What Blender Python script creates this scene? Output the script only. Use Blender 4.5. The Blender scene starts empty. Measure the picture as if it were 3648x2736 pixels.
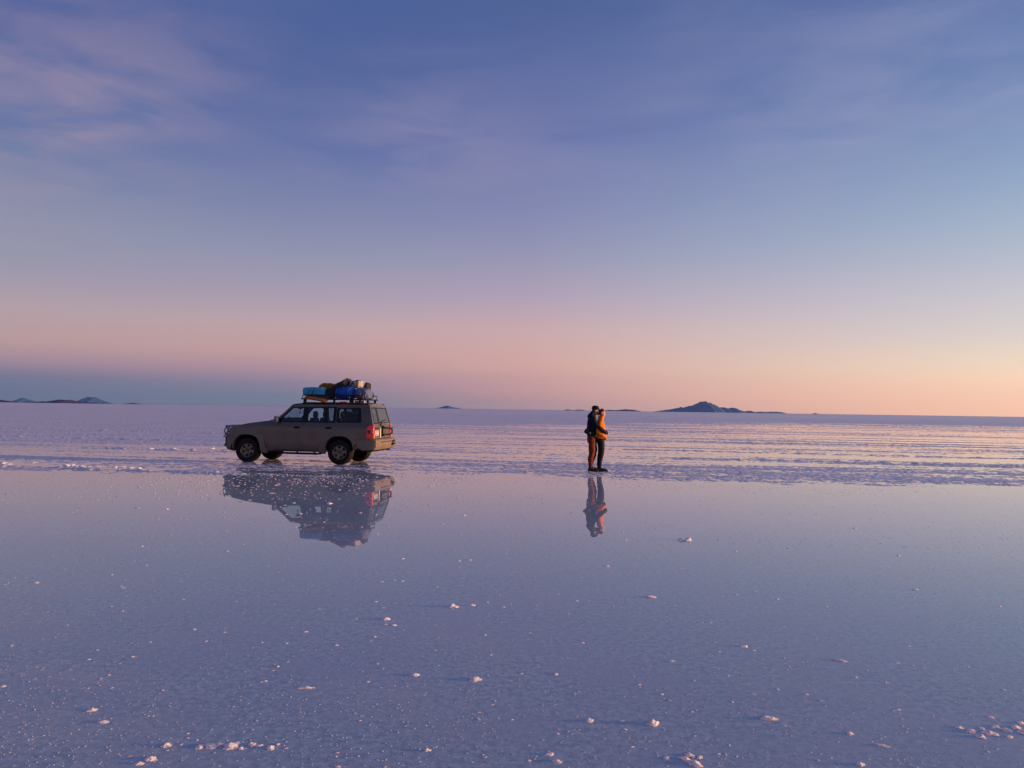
import bpy, bmesh, math, random
import numpy as np
from mathutils import Vector, Matrix, noise
from mathutils.geometry import tessellate_polygon
R = math.radians
random.seed(7)
SC = bpy.context.scene
COL = SC.collection

# ------------------------------------------------------------------ camera
FPX, CX, CY = 2735.0, 1824.0, 1368.0
CAM_H, PITCH, ROLL = 1.75, 1.895, 0.832
cam_d = bpy.data.cameras.new('camera'); cam = bpy.data.objects.new('camera', cam_d); COL.objects.link(cam)
cam_d.sensor_width = 36.0; cam_d.lens = FPX/3648*36.0; cam_d.clip_start = .05; cam_d.clip_end = 60000
cam.matrix_world = Matrix.Translation((0,0,CAM_H)) @ Matrix.Rotation(R(90+PITCH),4,'X') @ Matrix.Rotation(R(ROLL),4,'Z')
SC.camera = cam
def ray(px, py):
    d = cam.matrix_world.to_3x3() @ Vector(((px-CX)/FPX, -(py-CY)/FPX, -1)); return d.normalized()
def ground(px, py, z=0.0):
    d = ray(px, py); t = (z-CAM_H)/d.z; return Vector((d.x*t, d.y*t, z))

# ------------------------------------------------------------------ sky
EXPO = .70                            # exposed for the dusk sky
SUN_AZ, SUN_EL = 93.0, 3.4            # azimuth clockwise from the view axis (+Y)
w = bpy.data.worlds.new('World'); SC.world = w; w.use_nodes = True
nt = w.node_tree; N = nt.nodes; L = nt.links; N.clear()
def lin(c): return [((v/255)/12.92 if v/255 <= .04045 else ((v/255+.055)/1.055)**2.4) for v in c]
def nn(t, **k):
    n = N.new(t)
    for a, b in k.items(): setattr(n, a, b)
    return n
def mth(op, a, b=None, clamp=False):
    n = nn('ShaderNodeMath', operation=op); n.use_clamp = clamp
    for i, v in enumerate((a, b)):
        if v is None: continue
        if isinstance(v, (int, float)): n.inputs[i].default_value = v
        else: L.new(v, n.inputs[i])
    return n.outputs[0]
tc = nn('ShaderNodeTexCoord'); sep = nn('ShaderNodeSeparateXYZ'); L.new(tc.outputs['Generated'], sep.inputs[0])
dx, dy, dz = sep.outputs
elev = mth('ARCSINE', dz)
ef = mth('MULTIPLY', elev, 2/math.pi, True)          # 0..1 for 0..90 deg
ef = mth('POWER', ef, .5)
hl = mth('SQRT', mth('MAXIMUM', mth('ADD', mth('MULTIPLY', dx, dx), mth('MULTIPLY', dy, dy)), 1e-6))
ca = mth('DIVIDE', dx, hl)
def ramp(stops, g0=1.0):
    n = nn('ShaderNodeValToRGB'); L.new(ef, n.inputs[0]); e = n.color_ramp.elements
    for i, (d, c, *g) in enumerate(stops):
        tau = 3.4e-5*min(14000, 520/math.sin(R(max(d,.5)))); hz = [math.exp(tau*q*g0) for q in (1.05,.58,.15)]   # light the haze takes away
        p = math.sqrt(d/90); el = e[i] if i < 2 else e.new(p)
        el.position = p; k = g[0] if g else 1; el.color = [v*k*h_ for v, h_ in zip(lin(c), hz)]+[1]
    return n.outputs[0]
top = [(34,(70,94,152)), (55,(68,92,156)), (90,(66,90,156))]
anti = ramp([(0,(98,116,148)), (2.2,(112,120,152)), (4,(160,134,158)), (6,(186,156,168)), (9,(172,156,176)), (14,(132,140,174)), (22,(96,108,158))]+top, 0)
left = ramp([(0,(102,119,151)), (.8,(109,122,153)), (1.6,(126,124,154)), (2.6,(180,146,160)), (3.9,(201,163,160)), (5.9,(190,165,170)), (8.2,(165,156,174)), (11.1,(143,149,173)), (14,(122,134,168)), (17,(104,119,164)), (23.5,(86,100,156))]+top, .1)
lc = ramp([(0,(112,126,156)), (.8,(119,128,157)), (1.6,(146,133,159)), (2.5,(184,148,161)), (3.9,(207,163,162)), (5.9,(198,169,172)), (8.3,(170,158,178)), (11.1,(146,149,176)), (14,(126,134,172)), (18,(99,114,166)), (24,(74,96,154))]+top, .3)
mid = ramp([(0,(160,140,160)), (.6,(172,144,160)), (1.4,(192,152,160)), (3.1,(211,168,162)), (5.8,(204,171,174)), (8.5,(176,161,184)), (11.2,(151,151,181)), (13.9,(133,138,178)), (19,(106,117,170)), (24,(88,104,160)), (28.5,(76,96,150))]+top, .75)
right = ramp([(0,(236,188,164),1.1), (.9,(242,196,166),1.1), (2.1,(245,211,181),1.05), (3.3,(238,220,198)), (5.3,(216,209,208)), (7.6,(199,198,209)), (9.8,(180,188,206)), (12.7,(156,176,202)), (15.6,(137,160,196)), (20,(112,135,182)), (25,(98,119,172))]+top, .85)
sunr = ramp([(0,(255,176,110),2.2), (2,(255,190,120),3.0), (5,(255,208,150),2.8), (9,(250,222,190),1.9), (15,(210,212,210)), (22,(160,180,208)), (30,(110,134,184))]+[(55,(72,94,150)), (90,(58,78,134))])
def mixc(f, a, b):
    n = nn('ShaderNodeMix', data_type='RGBA'); L.new(a, n.inputs[6]); L.new(b, n.inputs[7])
    if isinstance(f, float): n.inputs[0].default_value = f
    else: L.new(f, n.inputs[0])
    return n.outputs[2]
def mr(v, a, b):
    n = nn('ShaderNodeMapRange', interpolation_type='LINEAR'); L.new(v, n.inputs[0]); n.inputs[1].default_value = a; n.inputs[2].default_value = b
    return n.outputs[0]
c = mixc(mr(ca, -1, -.555), anti, left)
c = mixc(mr(ca, -.555, -.28), c, lc)
c = mixc(mr(ca, -.28, .02), c, mid)
c = mixc(mr(ca, .02, .555), c, right)
c = mixc(mr(ca, .555, 1), c, sunr)
# thin high cloud: streaks on a flat layer far above, plus soft banks
zz = mth('MAXIMUM', dz, .05)
cb = nn('ShaderNodeCombineXYZ'); L.new(mth('DIVIDE', dx, zz), cb.inputs[0]); L.new(mth('DIVIDE', dy, zz), cb.inputs[1])
mp = nn('ShaderNodeMapping'); mp.inputs['Rotation'].default_value = (0,0,R(32)); mp.inputs['Scale'].default_value = (.55,1.25,1); mp.inputs['Location'].default_value = (3.1,1.7,0)
L.new(cb.outputs[0], mp.inputs[0])
n1 = nn('ShaderNodeTexNoise'); n1.inputs['Scale'].default_value = 1.1; n1.inputs['Detail'].default_value = 7; n1.inputs['Roughness'].default_value = .58; n1.inputs['Distortion'].default_value = .5
L.new(mp.outputs[0], n1.inputs['Vector'])
streak = mr(n1.outputs[0], .47, .74)
def bank(px, py, rad, strength, sx=1.0, tilt=0.0):
    """a soft bank of cloud round one direction of the sky"""
    d = ray(px, py); u = Vector((d.y,-d.x,0)).normalized(); v = u.cross(d); 
    u2 = u*math.cos(tilt)+v*math.sin(tilt); v2 = -u*math.sin(tilt)+v*math.cos(tilt)
    def dot(vec):
        n = nn('ShaderNodeVectorMath', operation='DOT_PRODUCT'); L.new(tc.outputs['Generated'], n.inputs[0]); n.inputs[1].default_value = vec; return n.outputs['Value']
    a = mth('DIVIDE', dot(u2), math.tan(R(rad))*sx); b = mth('DIVIDE', dot(v2), math.tan(R(rad))/sx)
    q = mth('ADD', mth('MULTIPLY', a, a), mth('MULTIPLY', b, b)); f = mth('GREATER_THAN', dot(d), 0)
    return mth('MULTIPLY', mth('MULTIPLY', mth('EXPONENT', mth('MULTIPLY', q, -1.0)), f), strength)
bk = None
for a in [(60,330,7.5,.95,1.35,.42),(420,420,5,.5,1.5,.4),(330,480,1.5,.5,3.0,.45),(620,1120,.7,.25,5,.1),(1500,380,6,.30,1.3,.5),(1900,600,6.5,.42,1.9,-.25),(2900,500,6,.62,1.8,-.25),(3250,140,5,.5,1.2,-.5),(2650,120,5,.3,1.2,-.4),(3500,330,4,.5,1.7,-.2),(1350,560,4,.3,1.4,.3),(2620,740,3,.3,2,-.1),(150,760,5,.35,1.9,.2)]:
    b_ = bank(*a); bk = b_ if bk is None else mth('ADD', bk, b_)
n2 = nn('ShaderNodeTexNoise'); n2.inputs['Scale'].default_value = 7.0; n2.inputs['Detail'].default_value = 7; n2.inputs['Roughness'].default_value = .52; n2.inputs['Distortion'].default_value = .6
mp2 = nn('ShaderNodeMapping'); mp2.inputs['Rotation'].default_value = (0,R(28),0); mp2.inputs['Scale'].default_value = (.6,1,2.6); L.new(tc.outputs['Generated'], mp2.inputs[0]); L.new(mp2.outputs[0], n2.inputs['Vector'])
bk = mth('MULTIPLY', bk, mr(n2.outputs[0], .36, .60))
cl = mth('ADD', mth('MULTIPLY', streak, .10), bk, True)
cl = mth('MULTIPLY', cl, mr(dz, .06, .2))
tint = nn('ShaderNodeMix', data_type='RGBA', blend_type='MIX'); L.new(mr(ca, -.6, .6), tint.inputs[0])
tint.inputs[6].default_value = lin((172,148,166))+[1]; tint.inputs[7].default_value = lin((168,172,202))+[1]
c = mixc(mth('MULTIPLY', cl, .46), c, tint.outputs[2])
sky = nn('ShaderNodeTexSky', sky_type='NISHITA'); sky.sun_disc = False; sky.sun_elevation = R(SUN_EL); sky.sun_rotation = R(SUN_AZ); sky.altitude = 3650; sky.dust_density = 1.0
bg0 = nn('ShaderNodeBackground'); L.new(sky.outputs[0], bg0.inputs[0]); bg0.inputs[1].default_value = .006
bg1 = nn('ShaderNodeBackground'); L.new(c, bg1.inputs[0]); bg1.inputs[1].default_value = .97/2**EXPO
ad = nn('ShaderNodeAddShader'); L.new(bg0.outputs[0], ad.inputs[0]); L.new(bg1.outputs[0], ad.inputs[1])
ow = nn('ShaderNodeOutputWorld'); L.new(ad.outputs[0], ow.inputs[0])
w.cycles.sampling_method = 'MANUAL'; w.cycles.sample_map_resolution = 512

sl = bpy.data.lights.new('sun', 'SUN'); sl.energy = 5.0; sl.angle = R(5); sl.color = (1,.56,.28)
so = bpy.data.objects.new('sun', sl); COL.objects.link(so)
sd = Vector((math.sin(R(SUN_AZ))*math.cos(R(SUN_EL)), math.cos(R(SUN_AZ))*math.cos(R(SUN_EL)), math.sin(R(SUN_EL))))
so.rotation_euler = sd.to_track_quat('Z','Y').to_euler(); so.location = (30,0,20)
SC.view_settings.view_transform = 'Standard'; SC.view_settings.look = 'None'; SC.view_settings.gamma = 1; SC.view_settings.exposure = EXPO
SC.render.engine = 'CYCLES'; SC.cycles.use_denoising = True
SC.cycles.max_bounces = 6; SC.cycles.diffuse_bounces = 3; SC.cycles.glossy_bounces = 3; SC.cycles.transparent_max_bounces = 12; SC.cycles.volume_bounces = 0

# ------------------------------------------------------------------ materials
def mat(name, col, rough=.6, metal=0, spec=.5, ior=1.45, noise_=0, nscale=20, col2=None, bump=0, bscale=60, coat=0, emit=None):
    m = bpy.data.materials.new(name); m.use_nodes = True; t = m.node_tree; b = t.nodes['Principled BSDF']
    b.inputs['Base Color'].default_value = (*col,1); b.inputs['Roughness'].default_value = rough; b.inputs['Metallic'].default_value = metal
    b.inputs['Specular IOR Level'].default_value = spec; b.inputs['IOR'].default_value = ior; b.inputs['Coat Weight'].default_value = coat; b.inputs['Coat Roughness'].default_value = .15
    tcn = t.nodes.new('ShaderNodeTexCoord')
    if noise_:
        n = t.nodes.new('ShaderNodeTexNoise'); n.inputs['Scale'].default_value = nscale; n.inputs['Detail'].default_value = 6; t.links.new(tcn.outputs['Object'], n.inputs['Vector'])
        rr = t.nodes.new('ShaderNodeMapRange'); rr.inputs[1].default_value = .35; rr.inputs[2].default_value = .68; t.links.new(n.outputs[0], rr.inputs[0])
        mx = t.nodes.new('ShaderNodeMix'); mx.data_type = 'RGBA'; t.links.new(rr.outputs[0], mx.inputs[0])
        c2 = col2 or tuple(v*(1-noise_) for v in col); mx.inputs[6].default_value = (*col,1); mx.inputs[7].default_value = (*c2,1)
        t.links.new(mx.outputs[2], b.inputs['Base Color'])
    if bump:
        n = t.nodes.new('ShaderNodeTexNoise'); n.inputs['Scale'].default_value = bscale; n.inputs['Detail'].default_value = 5; t.links.new(tcn.outputs['Object'], n.inputs['Vector'])
        bp = t.nodes.new('ShaderNodeBump'); bp.inputs['Strength'].default_value = 1; bp.inputs['Distance'].default_value = bump; t.links.new(n.outputs[0], bp.inputs['Height']); t.links.new(bp.outputs[0], b.inputs['Normal'])
    return m
M = {}
M['paint'] = mat('taupe_paint', (.135,.100,.080), .34, .5, spec=.5, coat=.45, noise_=.3, nscale=2.2, col2=(.105,.080,.064))
M['dusty'] = mat('dusty_paint', (.21,.16,.115), .55, .05, noise_=.3, nscale=5)
M['black'] = mat('black_plastic', (.006,.006,.007), .5, spec=.3, noise_=.3)
M['under'] = mat('underbody_metal', (.007,.006,.006), .8, spec=.2, noise_=.4, nscale=6)
M['rubber'] = mat('tyre_rubber', (.009,.008,.008), .85, spec=.25, noise_=.5, nscale=12, col2=(.018,.015,.013))
M['rim'] = mat('wheel_rim_metal', (.27,.225,.17), .42, .7, noise_=.4, nscale=9, col2=(.14,.105,.075))
M['chrome'] = mat('bright_trim', (.62,.62,.64), .25, .9)
M['trim'] = mat('interior_vinyl', (.008,.008,.009), .8, spec=.2)
M['lamp'] = mat('clear_lamp_glass', (.55,.55,.58), .15, .3, coat=.5)
M['red'] = mat('red_lens', (.52,.018,.022), .2, coat=.6)
M['redd'] = mat('dark_red_lens', (.10,.01,.03), .2)
M['orange'] = mat('orange_lens', (.75,.13,.02), .25, coat=.5)
M['plate'] = mat('plate_white', (.62,.58,.60), .5)
M['ink'] = mat('plate_ink', (.16,.10,.20), .6)
def glass_mat(name, tint, gl=.12, refl=(.9,.9,.95)):
    m = bpy.data.materials.new(name); m.use_nodes = True; t = m.node_tree; t.nodes.clear()
    tr = t.nodes.new('ShaderNodeBsdfTransparent'); tr.inputs[0].default_value = (*tint,1)
    g = t.nodes.new('ShaderNodeBsdfGlossy'); g.inputs['Roughness'].default_value = .03; g.inputs[0].default_value = (*refl,1)
    lw = t.nodes.new('ShaderNodeLayerWeight'); lw.inputs[0].default_value = .5; pw_ = t.nodes.new('ShaderNodeMath'); pw_.operation = 'POWER'; pw_.inputs[1].default_value = 4.5; t.links.new(lw.outputs['Facing'], pw_.inputs[0]); f = t.nodes.new('ShaderNodeMath'); f.operation = 'MULTIPLY_ADD'; f.inputs[1].default_value = .8; f.inputs[2].default_value = .03; t.links.new(pw_.outputs[0], f.inputs[0])
    d = t.nodes.new('ShaderNodeBsdfDiffuse'); d.inputs[0].default_value = (.2,.18,.17,1); m2 = t.nodes.new('ShaderNodeMixShader'); m2.inputs[0].default_value = gl
    mx = t.nodes.new('ShaderNodeMixShader'); o = t.nodes.new('ShaderNodeOutputMaterial')
    t.links.new(tr.outputs[0], m2.inputs[1]); t.links.new(d.outputs[0], m2.inputs[2])
    t.links.new(f.outputs[0], mx.inputs[0]); t.links.new(m2.outputs[0], mx.inputs[1]); t.links.new(g.outputs[0], mx.inputs[2]); t.links.new(mx.outputs[0], o.inputs[0])
    return m
M['glass'] = glass_mat('side_glass', (.85,.93,.93), .01)
M['glassd'] = glass_mat('privacy_glass', (.62,.68,.67), .03)
M['glassr'] = glass_mat('dusty_rear_glass', (.75,.78,.77), .14)

# ------------------------------------------------------------------ mesh helpers
def link(me, name, m=None, parent=None, smooth=None, bevel=0, bseg=2):
    o = bpy.data.objects.new(name, me); COL.objects.link(o)
    if m: me.materials.append(m)
    if smooth is not None:
        me.polygons.foreach_set('use_smooth', [True]*len(me.polygons))
        if smooth < 179: me.set_sharp_from_angle(angle=R(smooth))
    if bevel:
        b = o.modifiers.new('bevel','BEVEL'); b.width = bevel; b.segments = bseg; b.limit_method = 'ANGLE'; b.angle_limit = R(35)
    if parent: o.parent = parent
    return o
def tag(o, label=None, cat=None, group=None, kind=None):
    for k, v in (('label',label),('category',cat),('group',group),('kind',kind)):
        if v: o[k] = v
    return o
def empty(name, loc=(0,0,0), rz=0, **k):
    o = bpy.data.objects.new(name, None); COL.objects.link(o); o.location = loc; o.rotation_euler = (0,0,rz); o.empty_display_size = .2
    return tag(o, **k)
class MB:
    def __init__(s): s.v = []; s.f = []
    def add(s, vs, fs):
        b = len(s.v); s.v += [tuple(v) for v in vs]; s.f += [tuple(i+b for i in f) for f in fs]; return s
    def box(s, c, d, rot=None):
        vs = [Vector((x*d[0]/2, y*d[1]/2, z*d[2]/2)) for x in (-1,1) for y in (-1,1) for z in (-1,1)]
        if rot is not None: vs = [rot @ v for v in vs]
        return s.add([v+Vector(c) for v in vs], [(0,1,3,2),(4,6,7,5),(0,4,5,1),(2,3,7,6),(0,2,6,4),(1,5,7,3)])
    def tube(s, pts, r, n=10, closed=False):
        pts = [Vector(p) for p in pts]; rs = r if isinstance(r,(list,tuple)) else [r]*len(pts)
        prev = None; rings = []
        for i, p in enumerate(pts):
            if closed: t = pts[(i+1)%len(pts)]-pts[i-1]
            else: t = pts[min(i+1,len(pts)-1)]-pts[max(i-1,0)]
            t.normalize()
            a = prev if prev is not None else (Vector((0,0,1)) if abs(t.z) < .9 else Vector((1,0,0)))
            a = (a-t*a.dot(t)).normalized(); b = t.cross(a); prev = a
            rings.append([p+(a*math.cos(k*2*math.pi/n)+b*math.sin(k*2*math.pi/n))*rs[i] for k in range(n)])
        vs = [v for q in rings for v in q]; m = len(rings); fs = []
        for i in range(m if closed else m-1):
            for k in range(n):
                j = (i+1)%m; fs.append((i*n+k, i*n+(k+1)%n, j*n+(k+1)%n, j*n+k))
        if not closed: fs += [tuple(range(n-1,-1,-1)), tuple((m-1)*n+k for k in range(n))]
        return s.add(vs, fs)
    def lathe(s, prof, n=40, axis='Y', c=(0,0,0), a0=0):
        """prof: (radius, along) pairs"""
        vs = []; m = len(prof)
        for k in range(n):
            t = a0+k*2*math.pi/n; co, si = math.cos(t), math.sin(t)
            for r, h in prof:
                v = (r*co, h, r*si) if axis == 'Y' else (r*co, r*si, h) if axis == 'Z' else (h, r*co, r*si)
                vs.append((v[0]+c[0], v[1]+c[1], v[2]+c[2]))
        fs = [(k*m+i, ((k+1)%n)*m+i, ((k+1)%n)*m+i+1, k*m+i+1) for k in range(n) for i in range(m-1)]
        return s.add(vs, fs)
    def rings(s, rr, cap=True):
        """list of equal-length vertex rings"""
        n = len(rr[0]); m = len(rr); vs = [v for r in rr for v in r]
        fs = [(i*n+k, i*n+(k+1)%n, (i+1)*n+(k+1)%n, (i+1)*n+k) for i in range(m-1) for k in range(n)]
        if cap: fs += [tuple(range(n-1,-1,-1)), tuple((m-1)*n+k for k in range(n))]
        return s.add(vs, fs)
    def build(s, name, m=None, parent=None, smooth=None, bevel=0, bseg=2, fix=True):
        me = bpy.data.meshes.new(name); me.from_pydata(s.v, [], s.f)
        if fix:
            bm = bmesh.new(); bm.from_mesh(me); bmesh.ops.recalc_face_normals(bm, faces=bm.faces); bm.to_mesh(me); bm.free()
        me.update(); return link(me, name, m, parent, smooth, bevel, bseg)
def prism(outline, y0, y1, holes=(), cuts=(), fn=None, axis='Y'):
    """flat outline (a,b) with holes, thickened from y0 to y1, cut by planes, then bent by fn"""
    polys = [[Vector((a,b,0)) for a, b in outline]]+[[Vector((a,b,0)) for a, b in h] for h in holes]
    tris = tessellate_polygon(polys); flat = [v for p in polys for v in p]; n = len(flat)
    P3 = (lambda a, y, b: (a, y, b)) if axis == 'Y' else (lambda a, y, b: (y, a, b)) if axis == 'X' else (lambda a, y, b: (a, b, y))
    vs = [P3(v.x, y0, v.y) for v in flat]+[P3(v.x, y1, v.y) for v in flat]
    fs = [tuple(t) for t in tris]+[tuple(i+n for i in reversed(t)) for t in tris]
    b = 0
    for p in polys:
        m = len(p); fs += [(b+i, b+(i+1)%m, n+b+(i+1)%m, n+b+i) for i in range(m)]; b += m
    me = bpy.data.meshes.new('t'); me.from_pydata(vs, [], fs); bm = bmesh.new(); bm.from_mesh(me); bpy.data.meshes.remove(me)
    bmesh.ops.dissolve_limit(bm, angle_limit=R(1), verts=bm.verts, edges=bm.edges)
    for ax, vals in cuts:
        no = {'x':(1,0,0),'y':(0,1,0),'z':(0,0,1)}[ax]
        for v in vals:
            bmesh.ops.bisect_plane(bm, geom=bm.verts[:]+bm.edges[:]+bm.faces[:], dist=1e-5, plane_co=Vector(no)*v, plane_no=no)
    if fn:
        for v in bm.verts: v.co = fn(*v.co)
    bmesh.ops.recalc_face_normals(bm, faces=bm.faces)
    return bm
def bobj(bm, name, m=None, parent=None, smooth=None, bevel=0, bseg=2):
    me = bpy.data.meshes.new(name); bm.to_mesh(me); bm.free(); return link(me, name, m, parent, smooth, bevel, bseg)
def rrect(x0, z0, x1, z1, r, n=4):
    out = []
    for cx, cz, a in ((x1-r,z1-r,0),(x0+r,z1-r,90),(x0+r,z0+r,180),(x1-r,z0+r,270)):
        for k in range(n+1):
            t = R(a+90*k/n); out.append((cx+r*math.cos(t), cz+r*math.sin(t)))
    return out
def rpoly(pts, r, n=4):
    out = []; m = len(pts)
    for i in range(m):
        p = Vector(pts[i]); a = (Vector(pts[i-1])-p); b = (Vector(pts[(i+1)%m])-p); ra = min(r, a.length*.45, b.length*.45)
        p0 = p+a.normalized()*ra; p1 = p+b.normalized()*ra
        for k in range(n+1):
            t = k/n; q = p0*(1-t)**2+p*2*t*(1-t)+p1*t*t; out.append((q.x,q.y))
    return out

# ------------------------------------------------------------------ ground: brine, crust, far plain
def vnoise(x, y, seed):
    ix = np.floor(x).astype(np.int64); iy = np.floor(y).astype(np.int64); fx = x-ix; fy = y-iy
    fx = fx*fx*fx*(fx*(fx*6-15)+10); fy = fy*fy*fy*(fy*(fy*6-15)+10)
    def h(a, b):
        n = (a*374761393+b*668265263+seed*362437) & 0xffffffff
        n = ((n ^ (n >> 13))*1274126177) & 0xffffffff; n ^= n >> 16
        return (n & 0xffff)/32767.5-1
    return (h(ix,iy)*(1-fx)+h(ix+1,iy)*fx)*(1-fy)+(h(ix,iy+1)*(1-fx)+h(ix+1,iy+1)*fx)*fy
def sstep(x, a, b): t = np.clip((x-a)/(b-a),0,1); return t*t*(3-2*t)

def ground_mat(name, kind):
    m = bpy.data.materials.new(name); m.use_nodes = True; t = m.node_tree; b = t.nodes['Principled BSDF']; NN = t.nodes.new; LL = t.links.new
    g = NN('ShaderNodeNewGeometry')
    def noi(scale, detail=5, sc=(1,1,1), rough=.55):
        mpn = NN('ShaderNodeMapping'); mpn.inputs['Scale'].default_value = sc; LL(g.outputs['Position'], mpn.inputs[0])
        n = NN('ShaderNodeTexNoise'); n.inputs['Scale'].default_value = scale; n.inputs['Detail'].default_value = detail; n.inputs['Roughness'].default_value = rough; LL(mpn.outputs[0], n.inputs['Vector']); return n.outputs[0]
    def mix(f, a, c2):
        n = NN('ShaderNodeMix'); n.data_type = 'RGBA'
        for i, v in ((6,a),(7,c2)):
            if isinstance(v, tuple): n.inputs[i].default_value = (*v,1)
            else: LL(v, n.inputs[i])
        LL(f, n.inputs[0]); return n.outputs[2]
    def rng(v, a, c2, lo=0, hi=1):
        n = NN('ShaderNodeMapRange'); LL(v, n.inputs[0]); n.inputs[1].default_value = a; n.inputs[2].default_value = c2; n.inputs[3].default_value = lo; n.inputs[4].default_value = hi; return n.outputs[0]
    if kind == 'water':
        # a clear film of brine (saturated, IOR 1.38, mirror smooth) over a mottled bed of salt crystals
        bed = mix(rng(noi(20,6,rough=.68),.42,.58), (.50,.55,.57), (.34,.39,.42))
        bed = mix(rng(noi(1.1,3),.42,.7), bed, (.45,.46,.50))
        bed = mix(rng(noi(33,3,rough=.6),.57,.70,0,.55), bed, (.20,.23,.29))
        bed = mix(rng(noi(26,2,rough=.4),.66,.72,0,.8), bed, (.72,.66,.68))
        bed = mix(rng(noi(75,2,rough=.4),.66,.72,0,.7), bed, (.72,.66,.68))
        LL(bed, b.inputs['Base Color']); b.inputs['Roughness'].default_value = .012; b.inputs['IOR'].default_value = 1.38
        bp = NN('ShaderNodeBump'); bp.inputs['Distance'].default_value = .0009; bp.inputs['Strength'].default_value = .5; LL(noi(1.3,2,(1,.5,1)), bp.inputs['Height']); LL(bp.outputs[0], b.inputs['Normal'])
    else:
        base = mix(rng(noi(9,6),.35,.65), (.95,.80,.75), (.80,.65,.64))
        base = mix(rng(noi(.4,4,(.35,1.6,1)),.42,.66,0,.6), base, (.64,.51,.53))
        LL(base, b.inputs['Base Color']); b.inputs['Roughness'].default_value = .40; b.inputs['Specular IOR Level'].default_value = .6
        bp = NN('ShaderNodeBump'); bp.inputs['Distance'].default_value = .009; bp.inputs['Strength'].default_value = .5; LL(noi(22,6,rough=.65), bp.inputs['Height']); LL(bp.outputs[0], b.inputs['Normal'])
    return m
M['water'] = ground_mat('brine_film', 'water'); M['crust'] = ground_mat('salt_crust', 'crust'); M['plain'] = ground_mat('salt_plain', 'plain')
RAD = 15000.0
def disc(name, m, z, r, n=64):
    mb = MB(); mb.add([(r*math.cos(k*2*math.pi/n), r*math.sin(k*2*math.pi/n), z) for k in range(n)], [tuple(range(n))])
    o = mb.build(name, m, fix=False); tag(o, kind='structure'); return o
disc('water', M['water'], 0.0, RAD)

A = R(10.0)                                  # the wheel tracks run ten degrees off the picture plane
def crust_h(X, Y):
    v = Y*math.cos(A)+X*math.sin(A); u = X*math.cos(A)-Y*math.sin(A)
    side = sstep(X/np.maximum(Y,1), -.12, -.32)                    # more solid towards the left
    wob = .35*vnoise(u/6, v/4, 5)+.12*vnoise(u/1.3, v/1.1, 6)
    vv = v+wob
    band = .75*vnoise(u/9, vv/.55, 1)+.5*vnoise(u/16, vv/1.4, 2)+.35*vnoise(u/5, vv/.25, 3)+.25*vnoise(u/20, vv/4, 4)
    speck = .9*vnoise(X/.14, Y/.10, 7)+.6*vnoise(X/.06, Y/.07, 8)+.25*vnoise(X/.4, Y/.4, 9)
    rt = sstep(X/np.maximum(Y,1), -.05, .5)
    cov = -.12-.36*sstep(Y,24,34)+.06*sstep(Y,50,75)+1.25*side*sstep(Y,29,34)+.2*side+2.1*sstep(Y,66+50*rt,130+125*rt)
    cov += .12*np.exp(-((Y-22.3-.012*X)/1.0)**2)                    # crust strip just past the mirror pool
    cov -= side*.9*np.exp(-((vv-25.2)/1.3)**2)                      # two wet wheel tracks on the left
    cov -= side*1.2*np.exp(-((vv-29.0)/1.2)**2)
    edge = 19.9+1.3*vnoise(X/4.2, Y*0, 10)+.9*vnoise(X/1.6, Y/1.2, 11)+.7*vnoise(X/.6, Y/.6, 14)
    cov -= 1.9*(1-sstep(Y, edge-1.7, edge+1.3))**1.2
    h = .0058*(cov+1.05*band+.8*speck)
    h = np.where(h > 0, np.abs(h)**.85*1.3, h)
    # thrown-up ridges beside the wheel tracks
    lump = np.clip(.35+.9*vnoise(u/.33, v/.2, 12)+.6*vnoise(u/.11, v/.1, 13), 0, 2)
    for v0, wd, ht, u0, u1 in ((18.15,.13,.05,-26,-8.2),(27.0,.16,.055,-24,-12),(33.6,.2,.06,-40,-16),(44,.22,.06,-60,-14),(38.5,.2,.045,-60,-18),
                               (29.8,.3,.045,-1,40),(29.1,.14,.035,9,40),(25.9,.12,.025,3,40),(35.5,.3,.035,-4,60),(47,.5,.04,0,80),(27.6,.14,.02,-8,4),(22.55,.1,.018,-6,14)):
        wnd = sstep(u, u0, u0+3)*sstep(-u, -u1, -u1+3)
        h = np.maximum(h, wnd*(ht*lump*np.exp(-((v+.5*wob-v0)/wd)**2)+.026)-.03)
    fall = sstep(Y, edge-3.2, edge-2.2)
    h = h*fall-.02*(1-fall)
    h = np.where(Y > 60, h*(1+(Y-60)/90), h)
    # pressed flat under the car and the couple
    for (cx, cy, rx, ry) in ((CAR.x, CAR.y, 3.2, 1.6), (PPL.x, PPL.y, .5, .25)):
        q = ((X-cx)/rx)**2+((Y-cy)/ry)**2; h = np.where((q < 1.6) & (h > 0), h*np.clip(.35+.65*(q-.6), .35, 1), h)
    return np.clip(h, -.03, .3)
CAR = Vector((-6.69+.88*math.sin(R(9.5)), 23.60+.88*math.cos(R(9.5)), 0)); CAR_RZ = R(180-9.5)
PPL = Vector((2.42, 22.3, 0))
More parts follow.
